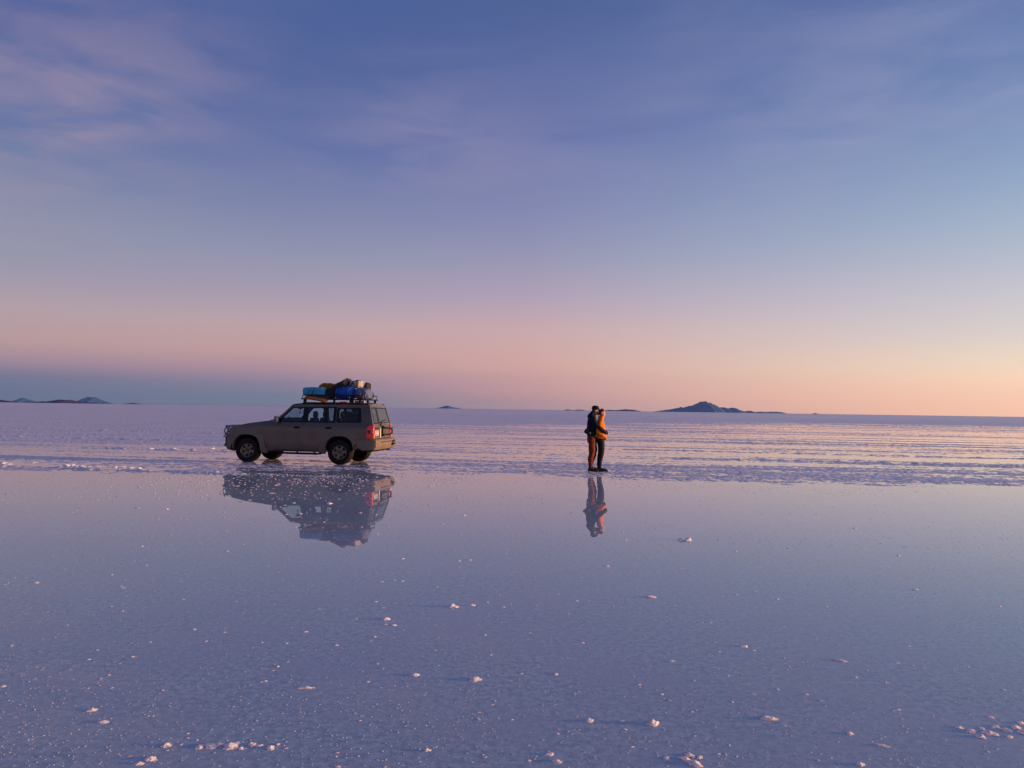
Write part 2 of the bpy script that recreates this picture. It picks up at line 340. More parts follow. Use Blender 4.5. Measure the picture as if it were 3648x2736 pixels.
def crust_sheet():
    ny, nx = 950, 1700
    yy = 16.6*(262/16.6)**(np.linspace(0,1,ny)); tt = np.concatenate([np.linspace(-1.7,-.76,120,endpoint=False), np.linspace(-.76,.76,nx-240), np.linspace(.76,1.7,121)[1:]])
    Y = np.repeat(yy[:,None], nx, 1); X = tt[None,:]*(Y+2)
    Z = crust_h(X, Y)
    co = np.stack([X,Y,Z],2).reshape(-1,3).astype(np.float32)
    i = (np.arange(ny-1)[:,None]*nx+np.arange(nx-1)[None,:]).ravel()
    q = np.stack([i,i+1,i+nx+1,i+nx],1)
    zf = Z.ravel(); keep = (zf[q] > -.004).any(1); q = q[keep]                # drop what lies under water
    used = np.unique(q); remap = np.zeros(len(co), np.int64); remap[used] = np.arange(len(used)); co = co[used]; q = remap[q]
    me = bpy.data.meshes.new('salt_crust'); me.vertices.add(len(co)); me.vertices.foreach_set('co', co.ravel())
    me.loops.add(len(q)*4); me.loops.foreach_set('vertex_index', q.ravel().astype(np.int32))
    me.polygons.add(len(q)); me.polygons.foreach_set('loop_start', np.arange(0,len(q)*4,4,dtype=np.int32)); me.polygons.foreach_set('loop_total', np.full(len(q),4,np.int32))
    me.update(calc_edges=True); me.validate()
    o = link(me, 'salt_crust', M['crust'], smooth=180); tag(o, kind='structure')
crust_sheet()
# dry salt plain beyond the wet belt, up to the horizon
mb = MB(); n = 96; r0, r1 = 262.0, RAD-200
mb.add([(r*math.sin(R(-60+120*k/n)), r*math.cos(R(-60+120*k/n)), .04+.5*(r-r0)/r1) for r in (r0, 900, 5000, r1) for k in range(n+1)],
       [(j*(n+1)+k, j*(n+1)+k+1, (j+1)*(n+1)+k+1, (j+1)*(n+1)+k) for j in range(3) for k in range(n)])
mb.build('salt_flat', M['plain'], fix=False); tag(bpy.data.objects['salt_flat'], kind='structure')

# ------------------------------------------------------------------ mountains and islands
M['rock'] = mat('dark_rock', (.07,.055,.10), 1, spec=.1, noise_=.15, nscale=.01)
M['hazy_scree'] = mat('haze_blue_scree', (.05,.13,.29), 1, spec=.05, noise_=.1, nscale=.006, col2=(.055,.135,.29))  # far peaks: blue of the distant haze put into the rock colour
def mountain(name, pts, s, x0, dist, m, deep=1.0, seed=0):
    xs = np.array([x0+p[0]/s for p in pts], float); hs = np.array([max(0,p[1]/s) for p in pts], float)
    nx, ny = 160, 24; px = np.linspace(xs[0], xs[-1], nx); hp = np.interp(px, xs, hs)
    hp = np.maximum(0, hp*(1+.05*vnoise(px/6, px*0+seed, 3)))
    mb = MB(); vs = []
    wid = (xs[-1]-xs[0])/FPX*dist
    for j in range(ny):
        f = j/(ny-1)*2-1; prof = max(0, 1-abs(f))**.8
        for i in range(nx):
            X = dist*(px[i]-CX)/FPX; h = hp[i]/FPX*dist
            H = h*prof*(1+.025*(1-prof)*float(noise.noise(Vector((X/wid*14, f*5, seed)))))
            wy = (.18*wid*deep+1.5*h)*(.35+.65*math.sqrt(min(1,hp[i]/max(hs.max(),.1))))
            vs.append((X, dist+f*wy, H-3*(1-prof)+.4))
    mb.add(vs, [(j*nx+i, j*nx+i+1, (j+1)*nx+i+1, (j+1)*nx+i) for j in range(ny-1) for i in range(nx-1)])
    o = mb.build(name, m, smooth=180, fix=False); tag(o, kind='structure'); return o
mountain('mountain', [(160,1),(270,18),(380,36),(465,56),(490,50),(545,66),(600,78),(640,100),(680,122),(695,127),(705,124),(715,129),(760,120),(800,106),(850,85),(890,62),(940,60),(1000,50),(1050,62),(1080,55),(1110,38),(1180,18),(1240,27),(1290,12),(1370,18),(1400,14),(1480,18),(1590,18),(1630,1)], 3.16, 2280, 9500, M['hazy_scree'], seed=1)
mountain('mountain', [(1915,0),(1950,4),(1975,12),(1995,5),(2025,0)], 3.16, 2280, 6500, M['rock'], seed=2)
mountain('mountain', [(120,0),(190,14),(212,26),(225,22),(240,27),(260,20),(290,12),(345,3),(360,0)], 2.458, 1500, 11500, M['hazy_scree'], seed=3)
mountain('hill', [(1245,0),(1290,10),(1320,4),(1345,3),(1380,9),(1420,7),(1440,0)], 2.458, 1500, 8500, M['rock'], seed=4)
mountain('hill', [(1600,0),(1640,11),(1700,8),(1750,12),(1790,17),(1860,15),(1900,8),(1940,0)], 2.458, 1500, 8500, M['rock'], seed=5)
mountain('hill', [(-200,10),(0,34),(60,30),(130,20),(200,6),(300,3),(400,7),(540,10),(600,24),(640,12),(680,16),(720,28),(830,50),(900,47),(1000,49),(1030,38),(1060,24),(1120,10),(1300,16),(1400,5),(1500,2),(1600,0)], 3.95, 0, 4200, M['rock'], seed=6)
mountain('mountain', [(190,18),(260,44),(310,66),(350,64),(400,42),(480,24),(560,8)], 3.95, 0, 14300, M['hazy_scree'], seed=7)
mountain('mountain', [(1040,12),(1110,38),(1190,72),(1250,94),(1300,88),(1340,92),(1400,66),(1470,34),(1550,14),(1600,3)], 3.95, 0, 13800, M['hazy_scree'], seed=8)
mountain('hill', [(1680,0),(1820,10),(1890,20),(1950,8),(2070,0)], 3.95, 0, 5500, M['rock'], seed=9)

# ------------------------------------------------------------------ the off-road car (local: x forward, y left, z up; origin on the ground mid-wheelbase)
M['flare'] = mat('flare_paint', (.17,.135,.10), .55, .05, spec=.3)
M['bar'] = mat('bull_bar_metal', (.20,.20,.22), .35, .6)
car = empty('off_road_car', CAR, CAR_RZ, label='dusty taupe off-road car with bull bar and loaded roof rack', cat='car')
WB = 1.485; WH = .37; TY = .86
def hw(x, z):
    """half width of the lower body"""
    t = .895-.05*max(0, (z-1.0)/.25)**2-.05*max(0, (.55-z)/.2)**2
    if x > 1.7: t -= .10*((x-1.7)/.7)**2
    if x < -2.2: t -= .05*((-2.2-x)/.3)**2
    return t
def body_fn(x, y, z):
    f = y
    crown = .035*(1-f*f) if z > 1.0 and x > .55 else 0
    xx = x+(.06*(1-f*f) if x > 2.0 else -.03*(1-f*f) if x < -2.42 else 0)
    return Vector((xx, f*hw(x, z), z+crown))
def arch(cx, a0, a1, rx=.455, rz=.50, zc=WH, n=14, sq=2.6):
    out = []
    for k in range(n+1):
        t = R(a0+(a1-a0)*k/n); c_, s_ = math.cos(t), math.sin(t)
        out.append((cx+rx*math.copysign(abs(c_)**(2/sq), c_), zc+rz*abs(s_)**(2/sq)))
    return out
outline = [(-2.47,.60),(-2.50,.80),(-2.475,1.235),(.60,1.25),(.74,1.30),(.90,1.285),(1.45,1.21),(1.84,1.13),(2.00,1.08),(2.08,1.03),(2.11,.93),(2.12,.60),(2.06,.52)]
outline += arch(WB, 0, 180)[0:1]+[(WB+.455,.47)][:0]
outline += [(p[0],p[1]) for p in arch(WB, 5, 175)]+[(.98,.36),(-.98,.36)]+[(p[0],p[1]) for p in arch(-WB, 5, 175)]+[(-2.0,.50)]
lb = prism(outline, -1, 1, cuts=(('z',(.5,.65,.8,.92,1.0,1.08,1.16,1.21)),('x',(-2.4,-2.2,-1.9,-1.2,-.6,0,.5,.9,1.3,1.6,1.8,1.95,2.03)),('y',(-.97,-.8,-.4,0,.4,.8,.97))), fn=body_fn)
bobj(lb, 'body', M['paint'], car, smooth=38)
# inner chassis, axles, fuel tank and skid plates
mb = MB()
mb.box((0,0,.66),(4.3,1.1,.46)).box((0,.42,.42),(4.4,.12,.14)).box((0,-.42,.42),(4.4,.12,.14)).box((-2.15,.1,.50),(.5,.9,.22)).box((.15,0,.46),(1.2,.5,.18))
mb.tube([(WB,-.72,WH),(WB,.72,WH)],.05).tube([(-WB,-.72,WH),(-WB,.72,WH)],.055)
mb.tube([(-.3,-.55,.40),(-1.8,-.55,.42),(-2.4,-.5,.42)],.035)
for s in (-1,1): mb.box((WB,s*.60,.75),(.98,.06,.40)).box((-WB,s*.60,.75),(.98,.06,.40))
mb.build('chassis', M['under'], car)
# flared wheel arches
def ring(cx, sgn, grow):
    inner = [(p[0],p[1]) for p in arch(cx, 2, 178, .452, .495)]
    if cx > 0: outer = [(cx-.66,.30),(cx-.58,.62),(cx-.46,.90),(cx-.32,1.02),(cx+.05,1.05),(cx+.35,1.03),(cx+.53,.97),(cx+.64,.87),(cx+.64,.74)]
    else: outer = [(cx-.70,.74),(cx-.60,.88),(cx-.46,1.02),(cx-.05,1.055),(cx+.30,1.04),(cx+.47,.96),(cx+.58,.72),(cx+.66,.40),(cx+.66,.31)]
    def sm(o):
        q = [o[0]]
        for i in range(len(o)-1): q += [((o[i][0]*(1-t)+o[i+1][0]*t), (o[i][1]*(1-t)+o[i+1][1]*t)) for t in (.25,.75)]
        return q+[o[-1]]
    outer = sm(sm(outer)); inner2 = inner
    return inner2, outer
for cx in (WB, -WB):
    for s in (1, -1):
        inner, outer = ring(cx, s, 0)
        poly = (inner+[(cx-.50,.30)]+outer) if cx > 0 else (inner+outer) 
        if cx > 0: poly = inner+[(cx-.46,.30)]+outer+[(cx+.47,.60)]
        else: poly = inner+[(cx-.47,.62)]+outer+[(cx+.46,.31)]
        def fl(x, y, z, s=s, cx=cx):
            d = .035+.035*max(0, 1-abs(z-.36)/.6)
            r = math.hypot((x-cx)/.64, (z-.36)/.64); e = max(0, min(1, (1.02-r)/.28))
            return Vector((x, s*((hw(x,z)-.02) if y < .5 else hw(x,z)+.010+.058*e**.5), z))
        pb = prism(poly, 0, 1, cuts=(('z',(.45,.6,.75,.88,.95,1.0)),('x',(cx-.5,cx-.35,cx-.2,cx,cx+.2,cx+.35,cx+.5))), fn=fl)
        bobj(pb, 'fender_flare', M['flare'], car, smooth=50)
# doors: thin skins standing proud of the body, shut lines left between them
def skin(name, poly, m='paint', off=.006, cuts=(), sides=(1,-1), mi=None, top=None):
    out = []
    for s in sides:
        pb = prism(poly, 0, 1, cuts=(('z',(.5,.65,.8,.92,1.0,1.08,1.16,1.21)),)+tuple(cuts), fn=lambda x,y,z: Vector((x, s*(hw(x,z)+(off if y > .5 else -.01)), z)))
        out.append((s, bobj(pb, name, M[m], car, smooth=40)))
    return out
fd = skin('front_door', rpoly([(.84,.42),(.84,1.235),(-.262,1.235),(-.262,.40)][::-1], .03), cuts=(('x',(.3,)),))
rd = skin('rear_door', rpoly([(-.278,.40),(-.278,1.235),(-1.30,1.235),(-1.30,.985),(-1.08,.93),(-.93,.72),(-.86,.40)][::-1], .03))
for (doors, hx) in ((fd,-.11),(rd,-1.13)):
    for s, o in doors:
        mb = MB(); y = hw(0,1.1)+.012
        mb.add([(hx+p[0]*.105, s*(y-.004), 1.10+p[1]*.036) for p in [(math.cos(a*math.pi/8),math.sin(a*math.pi/8)) for a in range(16)]]+[(hx+p[0]*.085, s*(y+.012), 1.10+p[1]*.024) for p in [(math.cos(a*math.pi/8),math.sin(a*math.pi/8)) for a in range(16)]],
               [(i,(i+1)%16,16+(i+1)%16,16+i) for i in range(16)]+[tuple(range(16,32))])
        mb.tube([(hx-.085,s*(y+.01),1.118),(hx-.03,s*(y+.03),1.124),(hx+.04,s*(y+.03),1.122),(hx+.09,s*(y+.012),1.11)],.012,8)
        mb.build('door_handle', M['black'], o, smooth=40)
for s in (1,-1):
    mb = MB(); y = hw(0,.8)+.009
    mb.box((-.0,s*y,.772),(1.65,.006,.012)); mb.build('side_moulding', M['paint'], car)
    mb = MB(); mb.tube([(.80,s*.86,.335),(.70,s*.93,.315),(-.80,s*.93,.31),(-.92,s*.86,.33)],.028,8)
    for x in (.5,-.1,-.65): mb.tube([(x,s*.93,.31),(x,s*.6,.40)],.018,6)
    mb.box((-.05,s*.92,.337),(1.45,.12,.012)); mb.build('running_board', M['under'], car)
# cabin: side frames with window openings, leaning in towards the roof
def tz(z): return .862-(z-1.22)*.235
def cab(x, y, z, s, o0, o1): return Vector((x, s*(tz(z)+(o0 if y < .5 else o1)), z))
cabin_out = [(.70,1.225),(.13,1.765),(.02,1.805),(-2.31,1.83),(-2.475,1.225)]
big = rpoly([(.56,1.262),(.10,1.718),(-1.32,1.742),(-1.32,1.262)][::-1], .025)
cargo = rpoly([(-1.35,1.275),(-1.35,1.715),(-2.07,1.725),(-2.14,1.32),(-2.10,1.275)][::-1], .05)
for s in (1,-1):
    pb = prism(cabin_out, 0, 1, holes=[big, cargo], cuts=(('z',(1.4,1.6)),), fn=lambda x,y,z: cab(x,y,z,s,-.035,0))
    bobj(pb, 'cabin_side', M['paint'], car, smooth=30)
    # black pillars and frames inside the openings
    fr = rpoly([(.575,1.258),(.095,1.724),(-1.325,1.748),(-1.325,1.258)][::-1], .02)
    w1 = rpoly([(.47,1.292),(.075,1.692),(-.265,1.700),(-.265,1.292)][::-1], .025)
    w2 = rpoly([(-.435,1.292),(-.435,1.700),(-.95,1.708),(-.95,1.292)][::-1], .02)
    w3 = rpoly([(-1.045,1.292),(-1.045,1.708),(-1.235,1.712),(-1.235,1.292)][::-1], .02)
    pb = prism(fr, 0, 1, holes=[w1,w2,w3], cuts=(('z',(1.4,1.6)),), fn=lambda x,y,z: cab(x,y,z,s,-.028,.003))
    bobj(pb, 'window_frame', M['black'], car, smooth=30)
    fr = rpoly([(-1.345,1.27),(-1.345,1.72),(-2.075,1.73),(-2.148,1.32),(-2.105,1.27)][::-1], .05)
    w4 = rpoly([(-1.41,1.315),(-1.41,1.685),(-1.985,1.69),(-2.05,1.34),(-2.02,1.315)][::-1], .06)
    pb = prism(fr, 0, 1, holes=[w4], cuts=(('z',(1.4,1.6)),), fn=lambda x,y,z: cab(x,y,z,s,-.03,.002))
    bobj(pb, 'window_frame', M['black'], car, smooth=30)
    for wpoly, mm in ((w1,'glass'),(w2,'glass'),(w3,'glassd'),(w4,'glassd')):
        cx_ = sum(p[0] for p in wpoly)/len(wpoly); cz_ = sum(p[1] for p in wpoly)/len(wpoly)
        gp = [(cx_+(p[0]-cx_)*1.03, cz_+(p[1]-cz_)*1.03) for p in wpoly]
        pb = prism(gp, 0, 1, fn=lambda x,y,z: cab(x,y,z,s,-.018,-.014)); bobj(pb, 'window', M[mm], car)
    # pillar between the rear door pane and its quarter pane, door shut line on the C pillar
# roof skin with raised edges
def roof_fn(x, y, z):
    e = abs(y)**6; zz = z-.045*e-.03*max(0,(x+.25)/.4)**2 -.02*max(0,(-x-2.15)/.2)**2+.02*(1-y*y)
    return Vector((x, y*(.735 if z > 1.83 else .732), zz))
rb = prism([(-2.335,1.79),(-2.325,1.85),(-2.2,1.872),(-1,1.88),(-.2,1.868),(.05,1.85),(.16,1.79)], -1, 1, cuts=(('y',(-.95,-.8,-.5,0,.5,.8,.95)),('x',(-2.2,-1.5,-.6,-.1))), fn=roof_fn)
roof = bobj(rb, 'roof', M['paint'], car, smooth=40)
mb = MB()
for y in (-.5,-.25,0,.25,.5): mb.box((-1.1,y,1.885-.02*y*y),(1.9,.04,.012))
mb.build('roof_rib', M['paint'], roof)
for s in (1,-1):
    mb = MB(); mb.tube([(.62,s*.79,1.27),(.10,s*.722,1.795),(-.05,s*.725,1.822),(-2.30,s*.728,1.84)],.016,8); mb.build('drip_rail', M['black'], car, smooth=60)
# windscreen
mb = MB(); mb.add([(.70,-.80,1.27),(.70,.80,1.27),(.125,.70,1.80),(.125,-.70,1.80),(.69,-.80,1.27),(.69,.80,1.27),(.115,.70,1.80),(.115,-.70,1.80)],[(0,1,2,3),(7,6,5,4),(0,4,5,1),(1,5,6,2),(2,6,7,3),(3,7,4,0)])
mb.build('windscreen', M['glass'], car)
mb = MB()
for y0_, y1_ in ((.62,.10),(-.05,-.55)): mb.tube([(.76,y0_,1.325),(.60,y1_,1.375)],.009,6).tube([(.76,y0_,1.325),(.80,y0_+.03,1.30)],.012,6)
mb.build('wiper', M['black'], car)
mb = MB(); mb.box((.78,0,1.315),(.10,1.35,.02)); mb.build('cowl_grille', M['black'], car)
# rear: upper tail panel with the two panes of the barn doors
def rear_x(z): return -2.485+(z-1.235)*.265
def tail(a, y, z, o0, o1): return Vector((rear_x(z)+(o0 if a < .5 else o1)-.03*(1-(y/.85)**2), y*(tz(z)-.0)/.862, z))
to = [(-.858,1.225),(.858,1.225),(.858,1.815),(-.858,1.815)]
wl = rpoly([(.76,1.262),(.76,1.735),(.375,1.735),(.375,1.262)][::-1], .04); wr = rpoly([(.345,1.262),(.345,1.735),(-.76,1.735),(-.76,1.262)][::-1], .04)
pb = prism(to, 0, 1, holes=[wl, wr], axis='X', cuts=(('z',(1.4,1.6)),('y',(-.4,0,.4))), fn=lambda x,y,z: tail(x,y,z,-.012,.03))
bobj(pb, 'tail_frame', M['paint'], car, smooth=30)
for wp in (wl, wr):
    cx_ = sum(p[0] for p in wp)/len(wp); gp = [(cx_+(p[0]-cx_)*1.05, 1.50+(p[1]-1.50)*1.06) for p in wp]
    inn = [(cx_+(p[0]-cx_)*.90, 1.50+(p[1]-1.50)*.90) for p in wp]
    pb = prism(gp, 0, 1, holes=[inn], axis='X', cuts=(('z',(1.4,1.6)),), fn=lambda x,y,z: tail(x,y,z,-.016,-.004)); fo = bobj(pb, 'rear_window', M['black'], car)
    pb = prism([(cx_+(p[0]-cx_)*.93, 1.50+(p[1]-1.50)*.93) for p in wp], 0, 1, axis='X', fn=lambda x,y,z: tail(x,y,z,-.009,-.006)); bobj(pb, 'pane', M['glassr'], fo)
def rx(z, y=0): return (-2.47 if z < .8 else -2.50+.025*(z-.8)/.435)-.03*(1-(y/.88)**2)
def rskin(name, poly, m, off, parent, cuts=()):
    pb = prism(poly, 0, 1, axis='X', cuts=(('y',(-.6,-.3,0,.3,.6)),)+cuts, fn=lambda x,y,z: Vector((rx(z,y)+(.01 if x > .5 else -off), y, z)))
    return bobj(pb, name, M[m], parent, smooth=40)
bl = rskin('barn_door', rpoly([(.74,.80),(.79,1.225),(.365,1.225),(.365,.74)][::-1], .03), 'paint', .008, car)
br = rskin('barn_door', rpoly([(.352,.74),(.352,1.225),(-.79,1.225),(-.74,.80)][::-1], .03), 'paint', .008, car)
rskin('door_handle', rpoly([(.66,1.085),(.66,1.13),(.40,1.13),(.40,1.085)][::-1], .015), 'black', .02, bl)
pl = rskin('license_plate', [(.67,.895),(.67,1.045),(.38,1.045),(.38,.895)][::-1], 'plate', .018, car)
mb = MB()
for i, (y_, z_) in enumerate([(yy_, zz_) for zz_ in (1.018,.972,.922) for yy_ in (.63,.595,.56,.525,.49,.455,.42)]):
    mb.box((rx(z_,y_)-.020,y_,z_),(.003,.018,.026))
    if i % 7 == 6: mb.build('plate_marks', M['ink'], pl); mb = MB()
mb = MB(); mb.box((rx(.96,.27)-.02,.275,.96),(.022,.05,.30)); mb.build('door_edge_strip', mat('pale_strip',(.80,.72,.58),.4), br, bevel=.006)  # pale upright strip beside the barn door split
mb = MB()
for z_ in (.90,1.14): mb.box((rx(z_,-.02)-.025,-.02,z_),(.05,.10,.07))
mb.box((rx(1.0,.06)-.02,.04,1.02),(.03,.025,.34))
mb.tube([(-2.54,-.05,1.12),(-2.60,-.15,1.12),(-2.62,-.52,1.08),(-2.63,-.60,1.03),(-2.62,-.60,.93),(-2.60,-.50,.90),(-2.56,-.06,.905)],.024,8)
mb.box((-2.60,-.66,1.10),(.06,.14,.03)); mb.build('spare_wheel_carrier', M['black'], car)
mb = MB(); mb.lathe([(0,-.02),(.03,-.02),(.035,0),(0,.0)],12,'X',(-2.64,-.62,.985)); mb.build('carrier_latch', M['chrome'], bpy.data.objects['spare_wheel_carrier'])
mb = MB(); mb.tube([(-2.52,.20,1.215),(-2.55,.20,1.25),(-2.52,.18,1.29),(-2.50,-.12,1.34),(-2.49,-.34,1.36)],.012,6).box((-2.515,.20,1.215),(.05,.07,.06)); mb.build('rear_wiper', M['black'], car)
# tail lamps wrapping the corners
for s in (1,-1):
    prof = rpoly([(-2.508,.80),(-2.335,.80),(-2.315,.88),(-2.32,1.12),(-2.37,1.20),(-2.508,1.235)][::-1], .03)
    pb = prism(prof, 0, 1, cuts=(('x',(-2.42,)),('z',(.92,1.0,1.08,1.16,1.21))), fn=lambda x,y,z: Vector((x-.012*(1 if x < -2.45 else 0), s*(hw(x,z)+.020 if y > .5 else .745), z)))
    tl = bobj(pb, 'tail_light', M['red'], car, smooth=40, bevel=.01)
    mb = MB(); mb.box((-2.40,s*(hw(-2.40,1)+.0225),1.01),(.09,.006,.10)); mb.build('lamp_window', M['redd'], tl, bevel=.002)
    mb = MB(); mb.box((-2.531,s*.81,.895),(.012,.10,.15)); mb.build('indicator_lens', M['orange'], tl, bevel=.004)
# rear bumper with its step and the spare towing hooks
def rb_fn(x, y, z):
    f = y; a = abs(f); X = x
    if x < -2.3: X = x+.02-.04*(1-f*f)+(.10 if a > .99 else 0)
    return Vector((X, f*(.93 if x < -1.9 else .925), z))
bo = [(-1.97,.79),(-2.62,.79),(-2.66,.74),(-2.655,.55),(-2.60,.46),(-2.2,.44),(-2.08,.50)]
pb = prism(bo, -1, 1, cuts=(('y',(-.97,-.7,-.35,0,.35,.7,.97)),('x',(-2.3,-2.5))), fn=rb_fn)
bp_ = bobj(pb, 'rear_bumper', M['dusty'], car, smooth=45, bevel=.018)
mb = MB(); mb.box((-2.665,.08,.70),(.03,1.0,.022)).box((-2.665,-.62,.69),(.05,.22,.07)); mb.build('bumper_step', M['black'], bp_)
mb = MB(); mb.tube([(-2.62,-.48,.60),(-2.72,-.48,.60),(-2.76,-.52,.61),(-2.72,-.56,.62),(-2.62,-.56,.62)],.016,8).box((-2.66,-.50,.60),(.05,.14,.09)); mb.build('tow_hook', M['black'], bp_)
mb = MB(); mb.tube([(-2.3,-.45,.45),(-2.60,-.45,.43)],.03,12); mb.build('exhaust_pipe', M['under'], car)
# front bumper, lamps, grille
def fb_fn(x, y, z):
    a = abs(y); return Vector((x-(.14*a**3 if x > 2.1 else 0), y*(.92 if x < 2.05 else .88), z))
pb = prism([(1.98,.80),(2.24,.80),(2.31,.74),(2.31,.50),(2.24,.40),(2.08,.40),(1.96,.60)], -1, 1, cuts=(('y',(-.95,-.7,-.35,0,.35,.7,.95)),('x',(2.05,2.15))), fn=fb_fn)
bobj(pb, 'front_bumper', M['dusty'], car, smooth=45, bevel=.015)
for s in (1,-1):
    pb = prism(rpoly([(1.92,.84),(2.16,.84),(2.15,.95),(2.09,1.03),(1.98,1.06)][::-1],.02), 0, 1, fn=lambda x,y,z: Vector((x-(.10 if y > .5 else 0), s*(.875 if y > .5 else .52), z)))
    bobj(pb, 'headlight', M['lamp'], car, smooth=40, bevel=.012)
mb = MB()
for k in range(5): mb.box((2.20,0,.85+.045*k),(.03,1.0,.018))
mb.build('front_grille', M['chrome'], car)
mb = MB()
def barz(z0): return z0
mb.tube([(2.25,-.62,.95),(2.35,-.60,1.10),(2.39,-.35,1.10),(2.41,0,1.105),(2.39,.35,1.10),(2.35,.60,1.10),(2.25,.62,.95),(2.39,.60,.78),(2.47,.3,.76),(2.47,-.3,.76),(2.39,-.60,.78)],.028,10,closed=True)
for s in (1,-1):
    mb.tube([(2.41,s*.36,.70),(2.45,s*.36,.90),(2.39,s*.36,1.095)],.026,8).tube([(2.34,s*.60,.78),(2.39,s*.64,.95),(2.33,s*.62,1.10)],.022,8)
    mb.tube([(2.33,s*.60,1.08),(2.19,s*.70,1.06),(2.11,s*.76,1.03)],.018,6)
    mb.tube([(2.19,s*.86,.80),(2.37,s*.70,.76),(2.47,s*.3,.76)],.024,8)
for z_ in (.84,.92,1.0,1.07): mb.tube([(2.42,-.36,z_),(2.44,0,z_),(2.42,.36,z_)],.011,6)
mb.build('bull_bar', M['bar'], car, smooth=60)
pb = prism([(2.33,.78),(2.45,.76),(2.45,.50),(2.37,.38),(2.17,.33),(1.97,.36),(2.14,.44),(2.29,.52)], -1, 1, cuts=(('y',(-.9,-.5,0,.5,.9)),), fn=lambda x,y,z: Vector((x-.20*abs(y)**3, y*.80, z)))
lbar = bobj(pb, 'bull_bar_skirt', M['black'], car, smooth=45, bevel=.012)
mb = MB()
for s in (1,-1): mb = MB(); mb.lathe([(0,.012),(.04,.01),(.045,0),(.04,-.02)],14,'X',(2.39,s*.60,.50)); mb.build('fog_light', M['chrome'], lbar)
# mirrors
for s in (1,-1):
    mb = MB(); mb.box((.52,s*.965,1.345),(.10,.15,.19)); mo = mb.build('side_mirror', M['dusty'], car, bevel=.03, bseg=3, smooth=60)
    mb = MB(); mb.tube([(.52,s*.83,1.29),(.52,s*.90,1.30)],.03,8); mb.build('mirror_arm', M['black'], mo)
    mb = MB(); mb.box((.465,s*.965,1.345),(.012,.12,.15)); mb.build('mirror_glass', M['chrome'], mo, bevel=.004)
# interior
def seat(x, y):
    st = empty('seat'); st.parent = car; st.location = (x,y,0)
    mb = MB(); mb.box((0,0,.98),(.50,.48,.14)); mb.build('cushion', M['trim'], st, bevel=.05, bseg=3)
    mb = MB(); mb.box((-.27,0,1.17),(.13,.48,.48), Matrix.Rotation(R(-10),3,'Y')); mb.build('seat_back', M['trim'], st, bevel=.05, bseg=3)
    mb = MB(); mb.rings([[(-.335+.065*math.sqrt(max(0,1-q*q))*math.cos(t), .145*max(.2,(1-q**4)**.5)*math.sin(t), 1.50+.115*q) for t in [2*math.pi*j/16 for j in range(16)]] for q in (-1,-.85,-.6,-.3,0,.3,.6,.85,1)]); mb.tube([(-.33,-.06,1.42),(-.34,-.06,1.5)],.01,6).tube([(-.33,.06,1.42),(-.34,.06,1.5)],.01,6); mb.build('head_rest', M['trim'], st, smooth=60)
for y in (.38,-.38): seat(-.15, y)
for y in (.42,0,-.42): seat(-1.05, y)
mb = MB(); mb.box((-.6,0,.92),(2.9,1.50,.06)).box((.50,0,1.26),(.30,1.44,.26)).box((-1.88,-.28,1.24),(.60,.80,.60)).box((-1.80,.35,1.10),(.5,.4,.36)).box((-1.48,-.30,1.30),(.12,.8,.60)); mb.build('cabin_interior', M['trim'], car, bevel=.03)
mb = MB(); mb.tube([(.33+.07*math.sin(t*math.pi/8),.38+.18*math.cos(t*math.pi/8),1.25+.16*math.sin(t*math.pi/8)) for t in range(16)],.014,6,closed=True); mb.build('steering_wheel', M['trim'], car)
mb = MB(); mb.box((.19,0,1.70),(.04,.24,.07)); mb.tube([(.19,0,1.68),(.20,0,1.60),(.20,0,1.56)],.012,6); mb.lathe([(0,-.03),(.02,-.02),(.022,.02),(0,.03)],8,'Z',(.20,0,1.55)); mb.build('rear_view_mirror', M['trim'], car)
